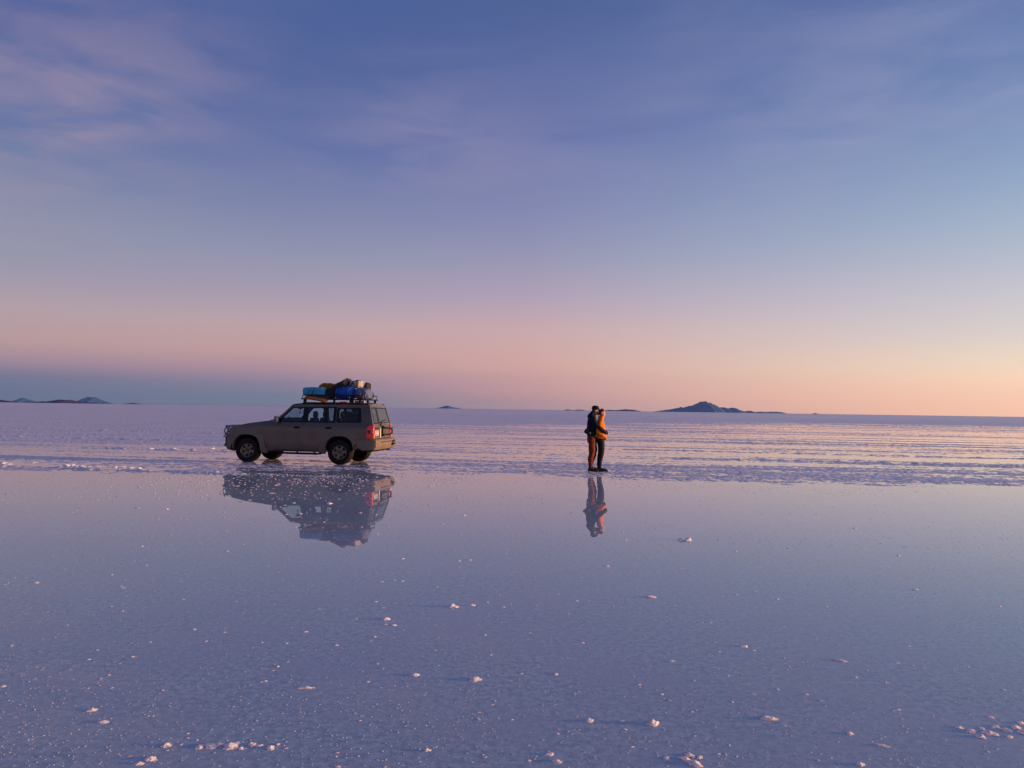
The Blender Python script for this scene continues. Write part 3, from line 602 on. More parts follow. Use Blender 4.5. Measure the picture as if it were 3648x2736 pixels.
# wheels
def wheel(x, s):
    wr_ = empty('wheel'); wr_.parent = car; wr_.location = (x, s*.775, WH); wr_.rotation_euler = (0, random.uniform(0,1), 0 if s > 0 else math.pi)
    mb = MB(); pr = [(.225,-.11),(.29,-.138),(.345,-.13),(.368,-.105),(.375,-.05),(.375,.05),(.368,.105),(.345,.13),(.29,.138),(.225,.11)]
    mb.lathe(pr, 56)
    for k in range(48):
        t = k*2*math.pi/48
        for sd in (-1,1):
            rot = Matrix.Rotation(-t,3,'Y'); mb.box(rot @ Vector((.371,sd*.075,0)),(.014,.055,.032), rot @ Matrix.Rotation(.25*sd,3,'X'))
    mb.build('tyre', M['rubber'], wr_, smooth=40)
    # rim: barrel, six spokes, six oval windows between, hub with nuts
    wins = []
    for k in range(6):
        a = k*math.pi/3; c0 = Vector((.148*math.cos(a), .148*math.sin(a)))
        u = Vector((-math.sin(a), math.cos(a))); q = Vector((math.cos(a), math.sin(a)))
        wins.append([tuple(c0+u*.052*math.cos(j*math.pi/6)+q*.033*math.sin(j*math.pi/6)) for j in range(12)])
    disc_ = [(.19*math.cos(k*math.pi/24), .19*math.sin(k*math.pi/24)) for k in range(48)]
    pb = prism(disc_, .045, .075, holes=wins, fn=lambda x,y,z: Vector((x, y+.02*(1-(math.hypot(x,z)/.19))-(.018 if math.hypot(x,z) > .17 else 0), z)))
    me_ = bpy.data.meshes.new('r'); pb.to_mesh(me_); pb.free(); mb = MB(); mb.add([v.co[:] for v in me_.vertices],[tuple(p.vertices) for p in me_.polygons]); bpy.data.meshes.remove(me_)
    mb.lathe([(.185,.05),(.20,.055),(.215,.085),(.226,.098),(.226,.07),(.205,.03),(.195,-.10)], 48)
    mb.build('rim', M['rim'], wr_, smooth=35)
    mb = MB(); mb.lathe([(0,.125),(.04,.122),(.052,.105),(.055,.07)], 20)
    for k in range(6): a = (k+.5)*math.pi/3; mb.lathe([(0,.10),(.010,.098),(.012,.07)], 6, 'Y', (.085*math.cos(a),0,.085*math.sin(a)))
    mb.build('hub_cap', mat('hub',(.20,.16,.12),.5,.5) if 'hub' not in M else M['hub'], wr_, smooth=40)
    mb = MB(); mb.lathe([(0,.0),(.19,.0),(.19,-.05),(0,-.05)], 30); mb.build('brake_drum', M['under'], wr_)
M['hub'] = mat('hub_metal',(.11,.085,.06),.5,.5)
for x in (WB,-WB):
    for s in (1,-1): wheel(x, s)
# roof rack
rack = empty('roof_rack'); rack.parent = car
mb = MB()
for y in (-.64,.64): mb.tube([(-.12,y,1.985),(-2.12,y,1.985)],.018,8)
for k in range(11): mb.box((-.16-k*.19,0,1.978),(.035,1.26,.02))
mb.build('rack_platform', M['black'], rack)
mb = MB()
for y in (-.64,.64): mb.tube([(-.17,y,2.11),(-.96,y,2.11)],.013,6).tube([(-1.22,y,2.11),(-2.09,y,2.11)],.013,6)
mb.tube([(-.17,-.64,2.11),(-.17,.64,2.11)],.013,6).tube([(-2.09,-.64,2.11),(-2.09,.64,2.11)],.013,6)
for x in (-.17,-.96,-1.22,-1.66,-2.09):
    for y in (-.64,.64): mb.tube([(x,y,1.98),(x,y,2.11)],.013,6)
mb.build('rack_rail', M['black'], rack)
for x in (-.26,-1.20,-1.78,-2.02):
    for s in (1,-1):
        mb = MB(); mb.box((x,s*.675,1.91),(.10 if x > -1.0 else .07,.03,.17), Matrix.Rotation(R(12*s),3,'X')); mb.box((x,s*.70,1.845),(.13,.07,.03)); mb.build('rack_foot', M['black'], rack, bevel=.006)
car.scale = (1.015,1,1)
# ------------------------------------------------------------------ luggage on the rack (each bag a thing of its own, placed in the car's frame)
CM = Matrix.Translation(CAR) @ Matrix.Rotation(CAR_RZ, 4, 'Z')
def on_car(o, loc, rz=0): 
    o.location = CM @ Vector(loc); o.rotation_euler = (0,0,CAR_RZ+rz); return o
def fabric(name, col, rough=.6, fold=.012, fs=9, sheen=.0, col2=None):
    m = mat(name, col, rough, 0, .2, noise_=.25, nscale=6, col2=col2)
    t = m.node_tree; b = t.nodes['Principled BSDF']; tc_ = t.nodes.new('ShaderNodeTexCoord'); mp_ = t.nodes.new('ShaderNodeMapping'); mp_.inputs['Scale'].default_value = (1.6,1,.55)
    n = t.nodes.new('ShaderNodeTexNoise'); n.inputs['Scale'].default_value = fs; n.inputs['Detail'].default_value = 4; n.inputs['Distortion'].default_value = .8
    t.links.new(tc_.outputs['Object'], mp_.inputs[0]); t.links.new(mp_.outputs[0], n.inputs['Vector'])
    bp = t.nodes.new('ShaderNodeBump'); bp.inputs['Distance'].default_value = fold; t.links.new(n.outputs[0], bp.inputs['Height']); t.links.new(bp.outputs[0], b.inputs['Normal'])
    b.inputs['Sheen Weight'].default_value = sheen
    return m
def soft(size, pw=3.0, amp=.03, fr=4, seed=0, sub=5, shape=None, flat=True):
    """a stuffed, creased bag: rounded box of given size standing on z=0"""
    bm = bmesh.new(); bmesh.ops.create_icosphere(bm, subdivisions=sub, radius=1)
    for v in bm.verts:
        d = v.co.normalized(); k = (abs(d.x)**pw+abs(d.y)**pw+abs(d.z)**pw)**(-1/pw)
        p = Vector((d.x*k*size[0]/2, d.y*k*size[1]/2, d.z*k*size[2]/2))
        if shape: p = shape(p)
        n = noise.noise(p*fr+Vector((seed,0,0)))+.5*noise.noise(p*fr*2.3+Vector((0,seed,0)))+.6*(1-abs(noise.noise(Vector((p.x*fr*1.6,p.y*fr,p.z*fr*.6))+Vector((seed*3,0,0))))*3)
        p += d*amp*n; p.z = max(p.z+size[2]/2, 0) if flat else p.z+size[2]/2
        v.co = p
    return bm
RK = 1.999
F = {'sky': fabric('light_blue_nylon', (.07,.38,.58), .45, .02, 8), 'navy': fabric('royal_blue_nylon', (.015,.095,.46), .38, .045, 11), 'grey': fabric('grey_blue_cloth', (.13,.16,.32), .7, .04, 11),
     'white': fabric('cream_sackcloth', (.46,.39,.34), .75, .02, 10), 'ochre': fabric('ochre_canvas', (.34,.125,.022), .8, .02, 6), 'tarp': fabric('black_tarpaulin', (.030,.028,.027), .7, .02, 6), 'blanket': fabric('grey_blanket', (.10,.09,.11), .9)}
bag = tag(bobj(soft((.72,.52,.27), 7, .012, 5, 3), 'duffel_bag', F['sky'], smooth=180), 'light blue box-shaped duffel bag strapped at the front of the roof rack', 'bag', 'bags tied on the car roof')
on_car(bag, (-.46,.30,2.075))
for dx in (.03,.12):
    mb = MB(); mb.tube([(dx,.262,.0),(dx-(.04 if dx < .1 else 0),.266,.14),(dx-(.05 if dx < .1 else 0),.235,.268),(dx,-.1,.274),(dx,-.255,.14),(dx,-.27,.0)],.010,6); mb.build('strap', M['black'], bag)
bl_ = tag(bobj(soft((.80,.95,.070), 6, .004, 6, 8), 'folded_blanket', F['blanket'], smooth=180), 'grey folded blanket lying flat under the light blue duffel bag', 'blanket'); on_car(bl_, (-.56,.10,RK))
# ochre board of folded canvas pushed out under the blue bag
bm = soft((.72,.20,.07), 5, .012, 7, 5, 4)
oc = tag(bobj(bm, 'folded_canvas', F['ochre'], smooth=180), 'long ochre folded canvas hanging over the rack edge below the light blue bag', 'canvas'); on_car(oc, (-.64,.70,1.952)); oc.rotation_euler = (R(-14), R(-9), CAR_RZ)
def hump(p): 
    k = max(0, 1-abs(p.x+.05)/.33); p.z *= (.35+.65*min(1,k*1.9)) if p.z > 0 else 1; return p
ob = tag(bobj(soft((.66,.50,.50), 5, .018, 4, 11, shape=hump), 'canvas_bundle', F['ochre'], smooth=180), 'ochre brown canvas bundle rising behind the light blue duffel bag', 'bundle', 'bags tied on the car roof'); on_car(ob, (-.58,-.28,RK+.005))
# black tarpaulin sweeping up to a peak
ol = [(-.60,1.999),(-.70,2.28),(-.77,2.36),(-.90,2.355),(-1.07,2.50),(-1.22,2.575),(-1.376,2.655),(-1.40,2.60),(-1.47,2.545),(-1.36,2.42),(-1.22,2.36),(-1.10,2.25),(-1.06,1.999)]
bm = prism(ol, -.46, .40, cuts=(('y',[-.4+.08*k for k in range(10)]),('z',[2.05+.07*k for k in range(8)]),('x',[-.7-.08*k for k in range(9)])))
for v in bm.verts:
    f = (v.co.y+.03)/.43; k = (1-abs(f)**3*.22) ; v.co.z = 1.999+(v.co.z-1.999)*k
    v.co += Vector((.012,.012,.012))*noise.noise(v.co*7); v.co.z = max(v.co.z, 2.0)
    v.co.x += .8; v.co.z -= 1.999
tp = tag(bobj(bm, 'tarpaulin', F['tarp'], smooth=50), 'stiff black tarpaulin sheet rising to a point in the middle of the roof load', 'tarpaulin'); on_car(tp, (-.8,0,1.9995))
def sag(p): p.z *= 1-.25*max(0,(p.x)/.36)**2 if p.z > 0 else 1; return p
nb = tag(bobj(soft((.64,.58,.38), 2.9, .022, 7, 21, shape=sag), 'duffel_bag', F['navy'], smooth=180), 'shiny royal blue stuffed bag beside the black tarpaulin on the roof', 'bag', 'bags tied on the car roof'); on_car(nb, (-1.44,.28,RK+.001))
for sx in (-.17,.14):
    mb = MB(); mb.tube([(sx,.30,.02),(sx+.02,.302,.18),(sx+.02,.25,.33),(sx+.04,.05,.385),(sx+.04,-.15,.375),(sx,-.30,.2)],.008,6); mb.build('strap', M['black'], nb)
gb = tag(bobj(soft((.50,.60,.34), 2.8, .026, 7, 33), 'duffel_bag', F['grey'], smooth=180), 'crumpled grey-blue cloth bag rearmost on the roof rack', 'bag', 'bags tied on the car roof'); on_car(gb, (-1.98,.22,RK+.001))
for sx in (-.11,.10):
    mb = MB(); mb.tube([(sx,.31,.02),(sx-.02,.312,.17),(sx-.02,.25,.30),(sx,.05,.355),(sx,-.2,.33)],.008,6); mb.build('strap', M['black'], gb)
def corner(p):
    p.z += .09*max(0,-p.x/.24)**3 if p.z > 0 else 0; p.z += .04*max(0,p.x/.24)**2 if p.z > 0 else 0; return p
wb = tag(bobj(soft((.42,.42,.24), 3.2, .026, 6, 41, shape=corner), 'sack', F['white'], smooth=180), 'cream white sack with a dark band on top of the blue bags', 'sack'); on_car(wb, (-1.66,-.02,2.345))
mb = MB(); mb.tube([(.16,.212,.03),(.08,.218,.12),(-.01,.205,.215),(-.05,.12,.245),(-.07,0,.25)],.016,6); mb.build('band', M['black'], wb)
wb2 = tag(bobj(soft((.13,.40,.26), 3.0, .015, 5, 47), 'rolled_mat', F['tarp'], smooth=180), 'small dark roll leaning behind the cream sack on the roof', 'rolled mat'); on_car(wb2, (-1.95,-.25,2.27))
ub = tag(bobj(soft((.55,.40,.26), 3.2, .02, 5, 50), 'duffel_bag', F['tarp'], smooth=180), 'black bag lying flat on the far side of the roof rack below the cream sack', 'bag', 'bags tied on the car roof'); on_car(ub, (-1.80,-.40,RK+.001))
# bright things lying between rack and roof
mb = MB(); mb.tube([(-.12,0,.03),(.12,0,.03)],.026,12); rt = tag(mb.build('gas_canister', M['red'], smooth=40), 'thin red cylinder lying on the car roof below the blue bag', 'cylinder'); on_car(rt, (-1.50,.60,1.86))
mb = MB(); mb.tube([(.12,0,.03),(.15,0,.03)],[.02,.012],10); mb.build('cap', M['chrome'], rt)
lb_ = on_car(empty('light_bar', label='orange and clear warning light bar at the rear edge of the car roof', cat='light bar'), (-1.98,.50,1.868))
mb = MB(); mb.box((0,0,.008),(.36,.10,.016)); mb.build('base', M['black'], lb_, bevel=.004)
for k in range(4): mb = MB(); mb.box((-.125+.083*k,0,.047),(.075,.085,.062)); mb.build('lamp_lens', M['orange'] if k else M['lamp'], lb_, bevel=.014)
# ------------------------------------------------------------------ the couple (local: x to the right of the picture, -y towards the camera)
M['skin'] = mat('skin', (.50,.27,.19), .5, noise_=.15, nscale=30)
M['hairm'] = mat('dark_hair', (.025,.015,.012), .7)
M['hairw'] = mat('reddish_hair', (.12,.02,.012), .7)
M['eye'] = mat('eye', (.04,.03,.03), .2)
F['jacket'] = fabric('navy_jacket_cloth', (.008,.010,.019), .75, .02, 8); F['puffy'] = fabric('orange_jacket_cloth', (.88,.215,.004), .7, .02, 7)
F['rust'] = fabric('rust_brown_trouser_cloth', (.17,.036,.016), .7, .02, 7); F['blackt'] = fabric('black_trouser_cloth', (.013,.013,.016), .7, .02, 7)
F['beanie'] = fabric('dark_red_knit', (.20,.015,.015), .85, .006, 40); F['cap'] = fabric('black_cap_cloth', (.012,.011,.012), .8, .005, 20)
F['boot'] = fabric('black_boot_leather', (.018,.017,.017), .55, .006, 20)
F['leather'] = fabric('bag_leather', (.03,.03,.033), .6, .006, 20)
def loft(mb, secs, n=20, pw=2.3):
    """stack of rounded horizontal sections: (z, x centre, y centre, half length x, half width y)"""
    rr = []
    for z, cx, cy, a, b in secs:
        ring_ = []
        for k in range(n):
            t = 2*math.pi*k/n; c_, s_ = math.cos(t), math.sin(t)
            ring_.append((cx+a*math.copysign(abs(c_)**(2/pw), c_), cy+b*math.copysign(abs(s_)**(2/pw), s_), z))
        rr.append(ring_)
    mb.rings(rr); return mb
def limb(mb, pts, n=12):
    """tapering limb along joints (x,y,z,r), smoothly interpolated with round ends"""
    P = [Vector(p[:3]) for p in pts]; rr = [p[3] for p in pts]; Q = []; S = []
    for i in range(len(P)-1):
        p0 = P[max(i-1,0)]; p1 = P[i]; p2 = P[i+1]; p3 = P[min(i+2,len(P)-1)]
        for k in range(6):
            t = k/6; Q.append(.5*((2*p1)+(p2-p0)*t+(2*p0-5*p1+4*p2-p3)*t*t+(3*p1-p0-3*p2+p3)*t**3)); S.append(rr[i]*(1-t)+rr[i+1]*t)
    Q.append(P[-1]); S.append(rr[-1])
    d0 = (Q[0]-Q[1]).normalized(); d1 = (Q[-1]-Q[-2]).normalized()
    Q = [Q[0]+d0*S[0]*.8, Q[0]+d0*S[0]*.45]+Q+[Q[-1]+d1*S[-1]*.45, Q[-1]+d1*S[-1]*.8]; S = [S[0]*.35,S[0]*.82]+S+[S[-1]*.82,S[-1]*.35]
    mb.tube(Q, S, n); return mb
def fuse(mb, name, m, parent, vox=.012, sm=4, fold=0, fr=9, seed=0):
    """overlapping closed shapes melted into one continuous skin"""
    o = mb.build(name, m, parent)
    r = o.modifiers.new('fuse','REMESH'); r.mode = 'VOXEL'; r.voxel_size = vox; r.use_smooth_shade = True
    s_ = o.modifiers.new('relax','SMOOTH'); s_.factor = .6; s_.iterations = sm
    dg = bpy.context.evaluated_depsgraph_get(); me = bpy.data.meshes.new_from_object(o.evaluated_get(dg)); o.modifiers.clear(); old = o.data; o.data = me; bpy.data.meshes.remove(old)
    if fold:
        for v in me.vertices:
            q = v.co*fr; v.co += v.normal*fold*(noise.noise(q+Vector((seed,0,0)))+.5*noise.noise(q*2.1))
    me.polygons.foreach_set('use_smooth', [True]*len(me.polygons)); me.update()
    return o
def head(mb, c, s=1.0, nose=.02, tilt=0, female=False):
    """profile facing +x, c = centre of the skull"""
    rt = Matrix.Rotation(tilt, 3, 'Y')
    def T(x, y, z): return Vector(c)+rt @ Vector((x*s, y*s, z*s))
    secs = [(.118,-.012,.030,.030),(.108,-.010,.062,.055),(.085,-.006,.086,.070),(.05,-.002,.099,.078),(.01,.0,.099,.078),(-.02,.004,.092,.074),(-.05,.014,.080,.066),(-.08,.026,.066,.056),(-.105,.036,.048,.042),(-.122,.045,.028,.026)]
    rr = []
    for z, cx_, a, b in secs:
        rr.append([T(cx_+a*math.cos(t), b*math.sin(t), z) for t in [2*math.pi*k/20 for k in range(20)]])
    mb.rings(rr)
    mb.tube([T(.088,0,.012),T(.100,0,-.008),T(.110,0,-.028),T(.100,0,-.036)],[.008*s,.010*s,.012*s,.009*s],8)        # nose
    for d in (-1,1):
        mb.tube([T(.098,d*.010,-.035),T(.106,d*.012,-.038)],[.008*s,.007*s],6)
        mb.tube([T(-.005,d*.078,.015),T(-.014,d*.088,.018),T(-.014,d*.086,-.012),T(-.004,d*.078,-.026)],[.007*s,.010*s,.009*s,.005*s],6) # ears
        mb.tube([T(.088,d*.012,.030),T(.086,d*.035,.034),T(.070,d*.055,.028)],[.007*s,.009*s,.006*s],6)              # brow
        mb.tube([T(.085,d*.03,-.03),T(.07,d*.045,-.025)],[.014*s,.012*s],6)                                            # cheek
    mb.tube([T(.088,-.020,-.062),T(.099,0,-.060),T(.088,.020,-.062)],[.004*s,.007*s,.004*s],6)                       # lips
    mb.tube([T(.087,-.018,-.072),T(.097,0,-.071),T(.087,.018,-.072)],[.004*s,.007*s,.004*s],6)
    mb.tube([T(.070,-.012,-.105),T(.080,0,-.106),T(.070,.012,-.105)],[.010*s,.014*s,.010*s],6)                       # chin
    return T
def hand(mb, wrist, fwd, up, side, s=1.0, curl=.5):
    """palm with four unequal fingers and a thumb from the side of the palm; fwd = along the fingers, up = back of the hand, side = thumb side"""
    w_ = Vector(wrist); f = Vector(fwd).normalized(); u = Vector(up); u = (u-f*u.dot(f)).normalized(); sd_ = Vector(side); sd_ = (sd_-f*sd_.dot(f)-u*sd_.dot(u)).normalized()
    for k in range(4):
        o_ = w_+sd_*(.030-.020*k)*s; mb.tube([w_+sd_*(.014-.010*k)*s, o_+f*.045*s, o_+f*.085*s],[.014*s,.013*s,.0115*s],8)
        ln = (.072,.080,.074,.058)[k]*s; c1 = curl*.6; c2 = curl*1.5; c3 = curl*2.3
        p0 = o_+f*.085*s; p1 = p0+(f*math.cos(c1)-u*math.sin(c1))*ln*.42; p2 = p1+(f*math.cos(c2)-u*math.sin(c2))*ln*.33; p3 = p2+(f*math.cos(c3)-u*math.sin(c3))*ln*.25
        mb.tube([p0,p1,p2,p3],[.0100*s,.0092*s,.0085*s,.0065*s],8)
    t0 = w_+sd_*.022*s+f*.018*s; t1 = t0+(sd_*.75+f*.65)*.034*s; t2 = t1+(f*.85+sd_*.35-u*.3)*.030*s; t3 = t2+(f*.9-u*.4)*.022*s
    mb.tube([t0,t1,t2,t3],[.015*s,.013*s,.0105*s,.008*s],8)
def boots(name, feet, parent, m, ankle_h=.13, toe=.0, trim=None):
    for (ax, ay, lx, turn) in feet:
        mb = MB(); c_, s_ = math.cos(turn), math.sin(turn)
        def L_(x, y, z): return (ax+x*c_-y*s_, ay+x*s_+y*c_, z)
        secs = [(-.10,.048,.002,.075),(-.085,.047,.0,.10),(-.03,.046,.0,.115),(.04,.046,.0,.098),(.10,.050,.0,.080),(.15,.048,.002,.066),(.185,.036,.006,.052),(.20,.018,.012,.036)]
        rr = []
        for x, hwid, z0, z1 in secs:
            rr.append([L_(x*lx, hwid*math.copysign(abs(math.cos(t))**.7, math.cos(t)), (z0+z1)/2+(z1-z0)/2*math.copysign(abs(math.sin(t))**.7, math.sin(t))) for t in [2*math.pi*k/16 for k in range(16)]])
        mb.rings(rr); limb(mb, [(*L_(-.035,0,.07)[:2],.07,.050),(*L_(-.04,0,.12)[:2],ankle_h+.01,.052)])
        b_ = fuse(mb, name, m, parent, .008, 2)
        mb = MB(); mb.rings([[L_(x*lx, hwid*1.06*(1 if j in (1,2) else -1), (0.0,.0,.02,.02)[(j)%4]) for j in (0,1,2,3)] for x, hwid, _, _ in secs]); mb.build('sole', M['rubber'], b_)
        if trim:
            mb = MB(); mb.tube([L_(.02,-.044,.075),L_(.055,-.035,.098),L_(.085,-.01,.094)],.007,6); mb.build('lace', trim, b_)

man = empty('person', PPL+Vector((.075,0,.01)), label='taller person in navy jacket and black cap, hugging the one in orange from behind', cat='person', group='couple standing on the salt')
# body: one skin from crown to feet
mb = MB(); T = head(mb, (-.055,-.01,1.735), 1.0)
loft(mb, [(.84,-.17,0,.10,.14),(.95,-.165,0,.12,.165),(1.05,-.16,0,.115,.155),(1.20,-.155,0,.12,.165),(1.35,-.155,0,.125,.185),(1.48,-.15,0,.11,.19),(1.55,-.135,0,.085,.14),(1.60,-.11,0,.062,.075),(1.66,-.085,0,.056,.060)])
limb(mb, [(-.17,-.10,.93,.09),(-.155,-.11,.70,.082),(-.165,-.11,.50,.058),(-.20,-.11,.33,.054),(-.205,-.11,.12,.038),(-.20,-.11,.06,.036)])
limb(mb, [(-.15,.10,.93,.09),(-.085,.11,.70,.082),(-.075,.11,.50,.058),(-.14,.11,.33,.054),(-.165,.11,.12,.038),(-.16,.11,.06,.036)])
limb(mb, [(-.135,-.19,1.50,.052),(-.06,-.255,1.34,.046),(.045,-.265,1.235,.042),(.14,-.24,1.17,.036),(.225,-.19,1.115,.028)])
limb(mb, [(-.135,.19,1.50,.052),(-.06,.255,1.34,.046),(.045,.265,1.20,.042),(.14,.23,1.13,.036),(.225,.16,1.10,.028)])
hand(mb, (.225,-.19,1.115), (.55,.75,-.12), (.75,-.55,.1), (0,0,1), 1.0, .55)
hand(mb, (.215,.17,1.095), (.5,-.8,.02), (.8,.5,0), (0,0,1), 1.0, .5)
for x_ in ((-.20,-.11),(-.16,.11)): limb(mb, [(x_[0]-.04,x_[1],.04,.03),(x_[0]+.06,x_[1],.04,.032),(x_[0]+.13,x_[1],.03,.022)])
mbody = fuse(mb, 'body', M['skin'], man, .0065, 2)
for d in (-1,1):
    mb = MB(); p = T(.080,d*.032,.010); bm_ = [(p.x+.011*math.sin(a)*math.cos(b), p.y+.011*math.sin(a)*math.sin(b), p.z+.011*math.cos(a)) for a in [math.pi*i/6 for i in range(1,6)] for b in [2*math.pi*j/8 for j in range(8)]]
    mb.rings([bm_[i*8:(i+1)*8] for i in range(5)]); mb.build('eye', M['eye'], man, smooth=180)
mb = MB(); loft(mb, [(1.70,-.115,-.01,.045,.076),(1.76,-.10,-.01,.062,.087),(1.80,-.09,-.01,.075,.088)]); limb(mb, [(.02,-.045,1.655,.024),(.036,-.01,1.632,.024),(.02,.03,1.655,.024)]); limb(mb, [(-.03,-.066,1.70,.016),(0,-.055,1.66,.018)]); limb(mb, [(-.03,.05,1.70,.016),(0,.04,1.66,.018)])
fuse(mb, 'hair', M['hairm'], man, .008, 2, .002, 60)
mb = MB(); loft(mb, [(1.765,-.062,-.01,.108,.090),(1.80,-.062,-.01,.110,.092),(1.84,-.065,-.01,.104,.086),(1.872,-.068,-.01,.080,.066),(1.888,-.07,-.01,.030,.028)])
mb.rings([[(x, y*hw_-.01, z+dz_) for y, dz_ in ((-1,-.008),(-.5,0),(0,.003),(.5,0),(1,-.008),(.5,-.010),(0,-.008),(-.5,-.010))] for x, hw_, z in ((.00,.078,1.797),(.04,.070,1.793),(.07,.050,1.783),(.085,.022,1.777))])
fuse(mb, 'cap', F['cap'], man, .006, 2)
mb = MB()
loft(mb, [(1.0,-.165,0,.125,.190),(1.02,-.165,0,.135,.198),(1.08,-.16,0,.132,.192),(1.20,-.160,0,.135,.195),(1.32,-.160,0,.142,.210),(1.45,-.158,0,.135,.222),(1.53,-.150,0,.110,.185),(1.58,-.14,0,.085,.12),(1.62,-.125,0,.078,.092),(1.66,-.12,0,.072,.084)])
limb(mb, [(-.14,-.195,1.50,.075),(-.07,-.265,1.34,.068),(.04,-.278,1.235,.060),(.14,-.25,1.165,.050),(.215,-.20,1.12,.043)])
limb(mb, [(-.14,.195,1.50,.075),(-.07,.265,1.34,.068),(.04,.278,1.20,.060),(.14,.24,1.13,.050),(.21,.18,1.10,.043)])
loft(mb, [(1.50,-.185,0,.09,.13),(1.56,-.19,0,.105,.135),(1.62,-.18,0,.095,.12),(1.68,-.15,0,.075,.10),(1.73,-.13,0,.055,.085)])
fuse(mb, 'jacket', F['jacket'], man, .010, 2, .010, 8, 3)
mb = MB()
loft(mb, [(.80,-.155,0,.115,.165),(.90,-.165,0,.125,.18),(1.0,-.165,0,.128,.182),(1.05,-.165,0,.122,.18)])
limb(mb, [(-.17,-.095,.92,.115),(-.160,-.11,.72,.105),(-.160,-.11,.52,.090),(-.195,-.11,.36,.080),(-.205,-.11,.22,.068),(-.200,-.11,.13,.060)])
limb(mb, [(-.145,.095,.92,.115),(-.090,.11,.72,.102),(-.080,.11,.52,.088),(-.125,.11,.36,.078),(-.165,.11,.22,.066),(-.165,.11,.13,.058)])
fuse(mb, 'trousers', F['rust'], man, .010, 2, .016, 7, 9)
M['lime'] = mat('yellow_green_lace', (.25,.24,.03), .6)
boots('boot', [(-.165,-.11,1.05,0),(-.125,.11,1.05,.1)], man, F['boot'], .12, trim=M['lime'])
mb = MB(); hand(mb, (.225,-.19,1.115), (.55,.75,-.12), (.75,-.55,.1), (0,0,1), 1.18, .55); limb(mb, [(.20,-.21,1.125,.036),(.235,-.18,1.11,.034)]); fuse(mb, 'glove', F['cap'], man, .005, 1)
mb = MB(); hand(mb, (.215,.17,1.095), (.5,-.8,.02), (.8,.5,0), (0,0,1), 1.18, .5); limb(mb, [(.19,.19,1.10,.036),(.225,.16,1.095,.034)]); fuse(mb, 'glove', F['cap'], man, .005, 1)

wom = empty('person', PPL+Vector((.075,0,.0)), label='person in bright orange jacket, dark red beanie and black trousers, held from behind', cat='person', group='couple standing on the salt')
mb = MB(); T = head(mb, (.125,-.005,1.685), .95, tilt=-.12)
loft(mb, [(.84,.085,0,.095,.14),(.93,.085,0,.115,.165),(1.02,.09,0,.098,.14),(1.12,.095,0,.090,.135),(1.25,.095,0,.105,.155),(1.38,.095,0,.098,.17),(1.45,.085,0,.070,.12),(1.50,.085,0,.052,.06),(1.57,.095,0,.048,.050)])
limb(mb, [(.09,-.085,.92,.088),(.11,-.09,.70,.076),(.10,-.09,.48,.055),(.075,-.09,.30,.050),(.065,-.09,.12,.036),(.07,-.09,.06,.034)])
limb(mb, [(.09,.085,.92,.088),(.105,.09,.70,.076),(.095,.09,.48,.055),(.07,.09,.30,.050),(.060,.09,.12,.036),(.065,.09,.06,.034)])
limb(mb, [(.07,-.165,1.40,.048),(.015,-.195,1.25,.043),(.01,-.185,1.13,.040),(.11,-.165,1.065,.034),(.21,-.12,1.00,.026)])
limb(mb, [(.07,.165,1.40,.048),(.015,.195,1.25,.043),(.01,.185,1.13,.040),(.11,.16,1.05,.034),(.21,.10,.99,.026)])
hand(mb, (.21,-.12,1.00), (.45,.55,-.65), (.8,-.5,.2), (.3,0,1), .88, .5)
hand(mb, (.21,.10,.99), (.45,-.55,-.6), (.8,.5,.2), (.3,0,1), .88, .5)
for x_ in ((.07,-.09),(.065,.09)): limb(mb, [(x_[0]-.04,x_[1],.04,.03),(x_[0]+.06,x_[1],.04,.030),(x_[0]+.12,x_[1],.03,.02)])
fuse(mb, 'body', M['skin'], wom, .0065, 2)
for d in (-1,1):
    mb = MB(); p = T(.080,d*.032,.010); bm_ = [(p.x+.010*math.sin(a)*math.cos(b), p.y+.010*math.sin(a)*math.sin(b), p.z+.010*math.cos(a)) for a in [math.pi*i/6 for i in range(1,6)] for b in [2*math.pi*j/8 for j in range(8)]]
    mb.rings([bm_[i*8:(i+1)*8] for i in range(5)]); mb.build('eye', M['eye'], wom, smooth=180)
mb = MB(); rr = []
for z, cx_, a, b in ((.035,-.008,.103,.086),(.06,-.010,.106,.086),(.09,-.016,.096,.078),(.115,-.022,.074,.060),(.132,-.026,.034,.030)):
    rr.append([T(cx_+a*math.cos(t), b*math.sin(t), z+.02*math.cos(t)-.01) for t in [2*math.pi*k/20 for k in range(20)]])
mb.rings(rr); rr = []
for z, cx_, a, b in ((-.045,-.045,.055,.080),(-.01,-.045,.060,.086),(.04,-.03,.080,.088)): rr.append([T(cx_+a*math.cos(t), b*math.sin(t), z) for t in [2*math.pi*k/20 for k in range(20)]])
mb.rings(rr); fuse(mb, 'beanie', F['beanie'], wom, .007, 2, .002, 50)
mb = MB(); limb(mb, [(.085,-.068,1.66,.018),(.10,-.078,1.61,.018),(.125,-.080,1.55,.012)]); fuse(mb, 'hair', M['hairw'], wom, .006, 2, .002, 60); mb = MB(); limb(mb, [(.085,.063,1.66,.018),(.10,.073,1.61,.018),(.125,.075,1.55,.012)]); fuse(mb, 'hair', M['hairw'], wom, .006, 2, .002, 60)
mb = MB()
loft(mb, [(.95,.095,0,.118,.175),(.975,.095,0,.128,.185),(1.03,.10,0,.125,.178),(1.12,.10,0,.115,.165),(1.25,.10,0,.118,.172),(1.38,.095,0,.110,.182),(1.44,.09,0,.092,.145),(1.49,.09,0,.082,.098),(1.55,.105,0,.082,.088),(1.605,.115,0,.080,.084)])
limb(mb, [(.07,-.17,1.40,.072),(.02,-.20,1.25,.070),(.015,-.192,1.13,.068),(.11,-.175,1.06,.062),(.19,-.135,1.01,.052),(.235,-.095,.955,.045)])
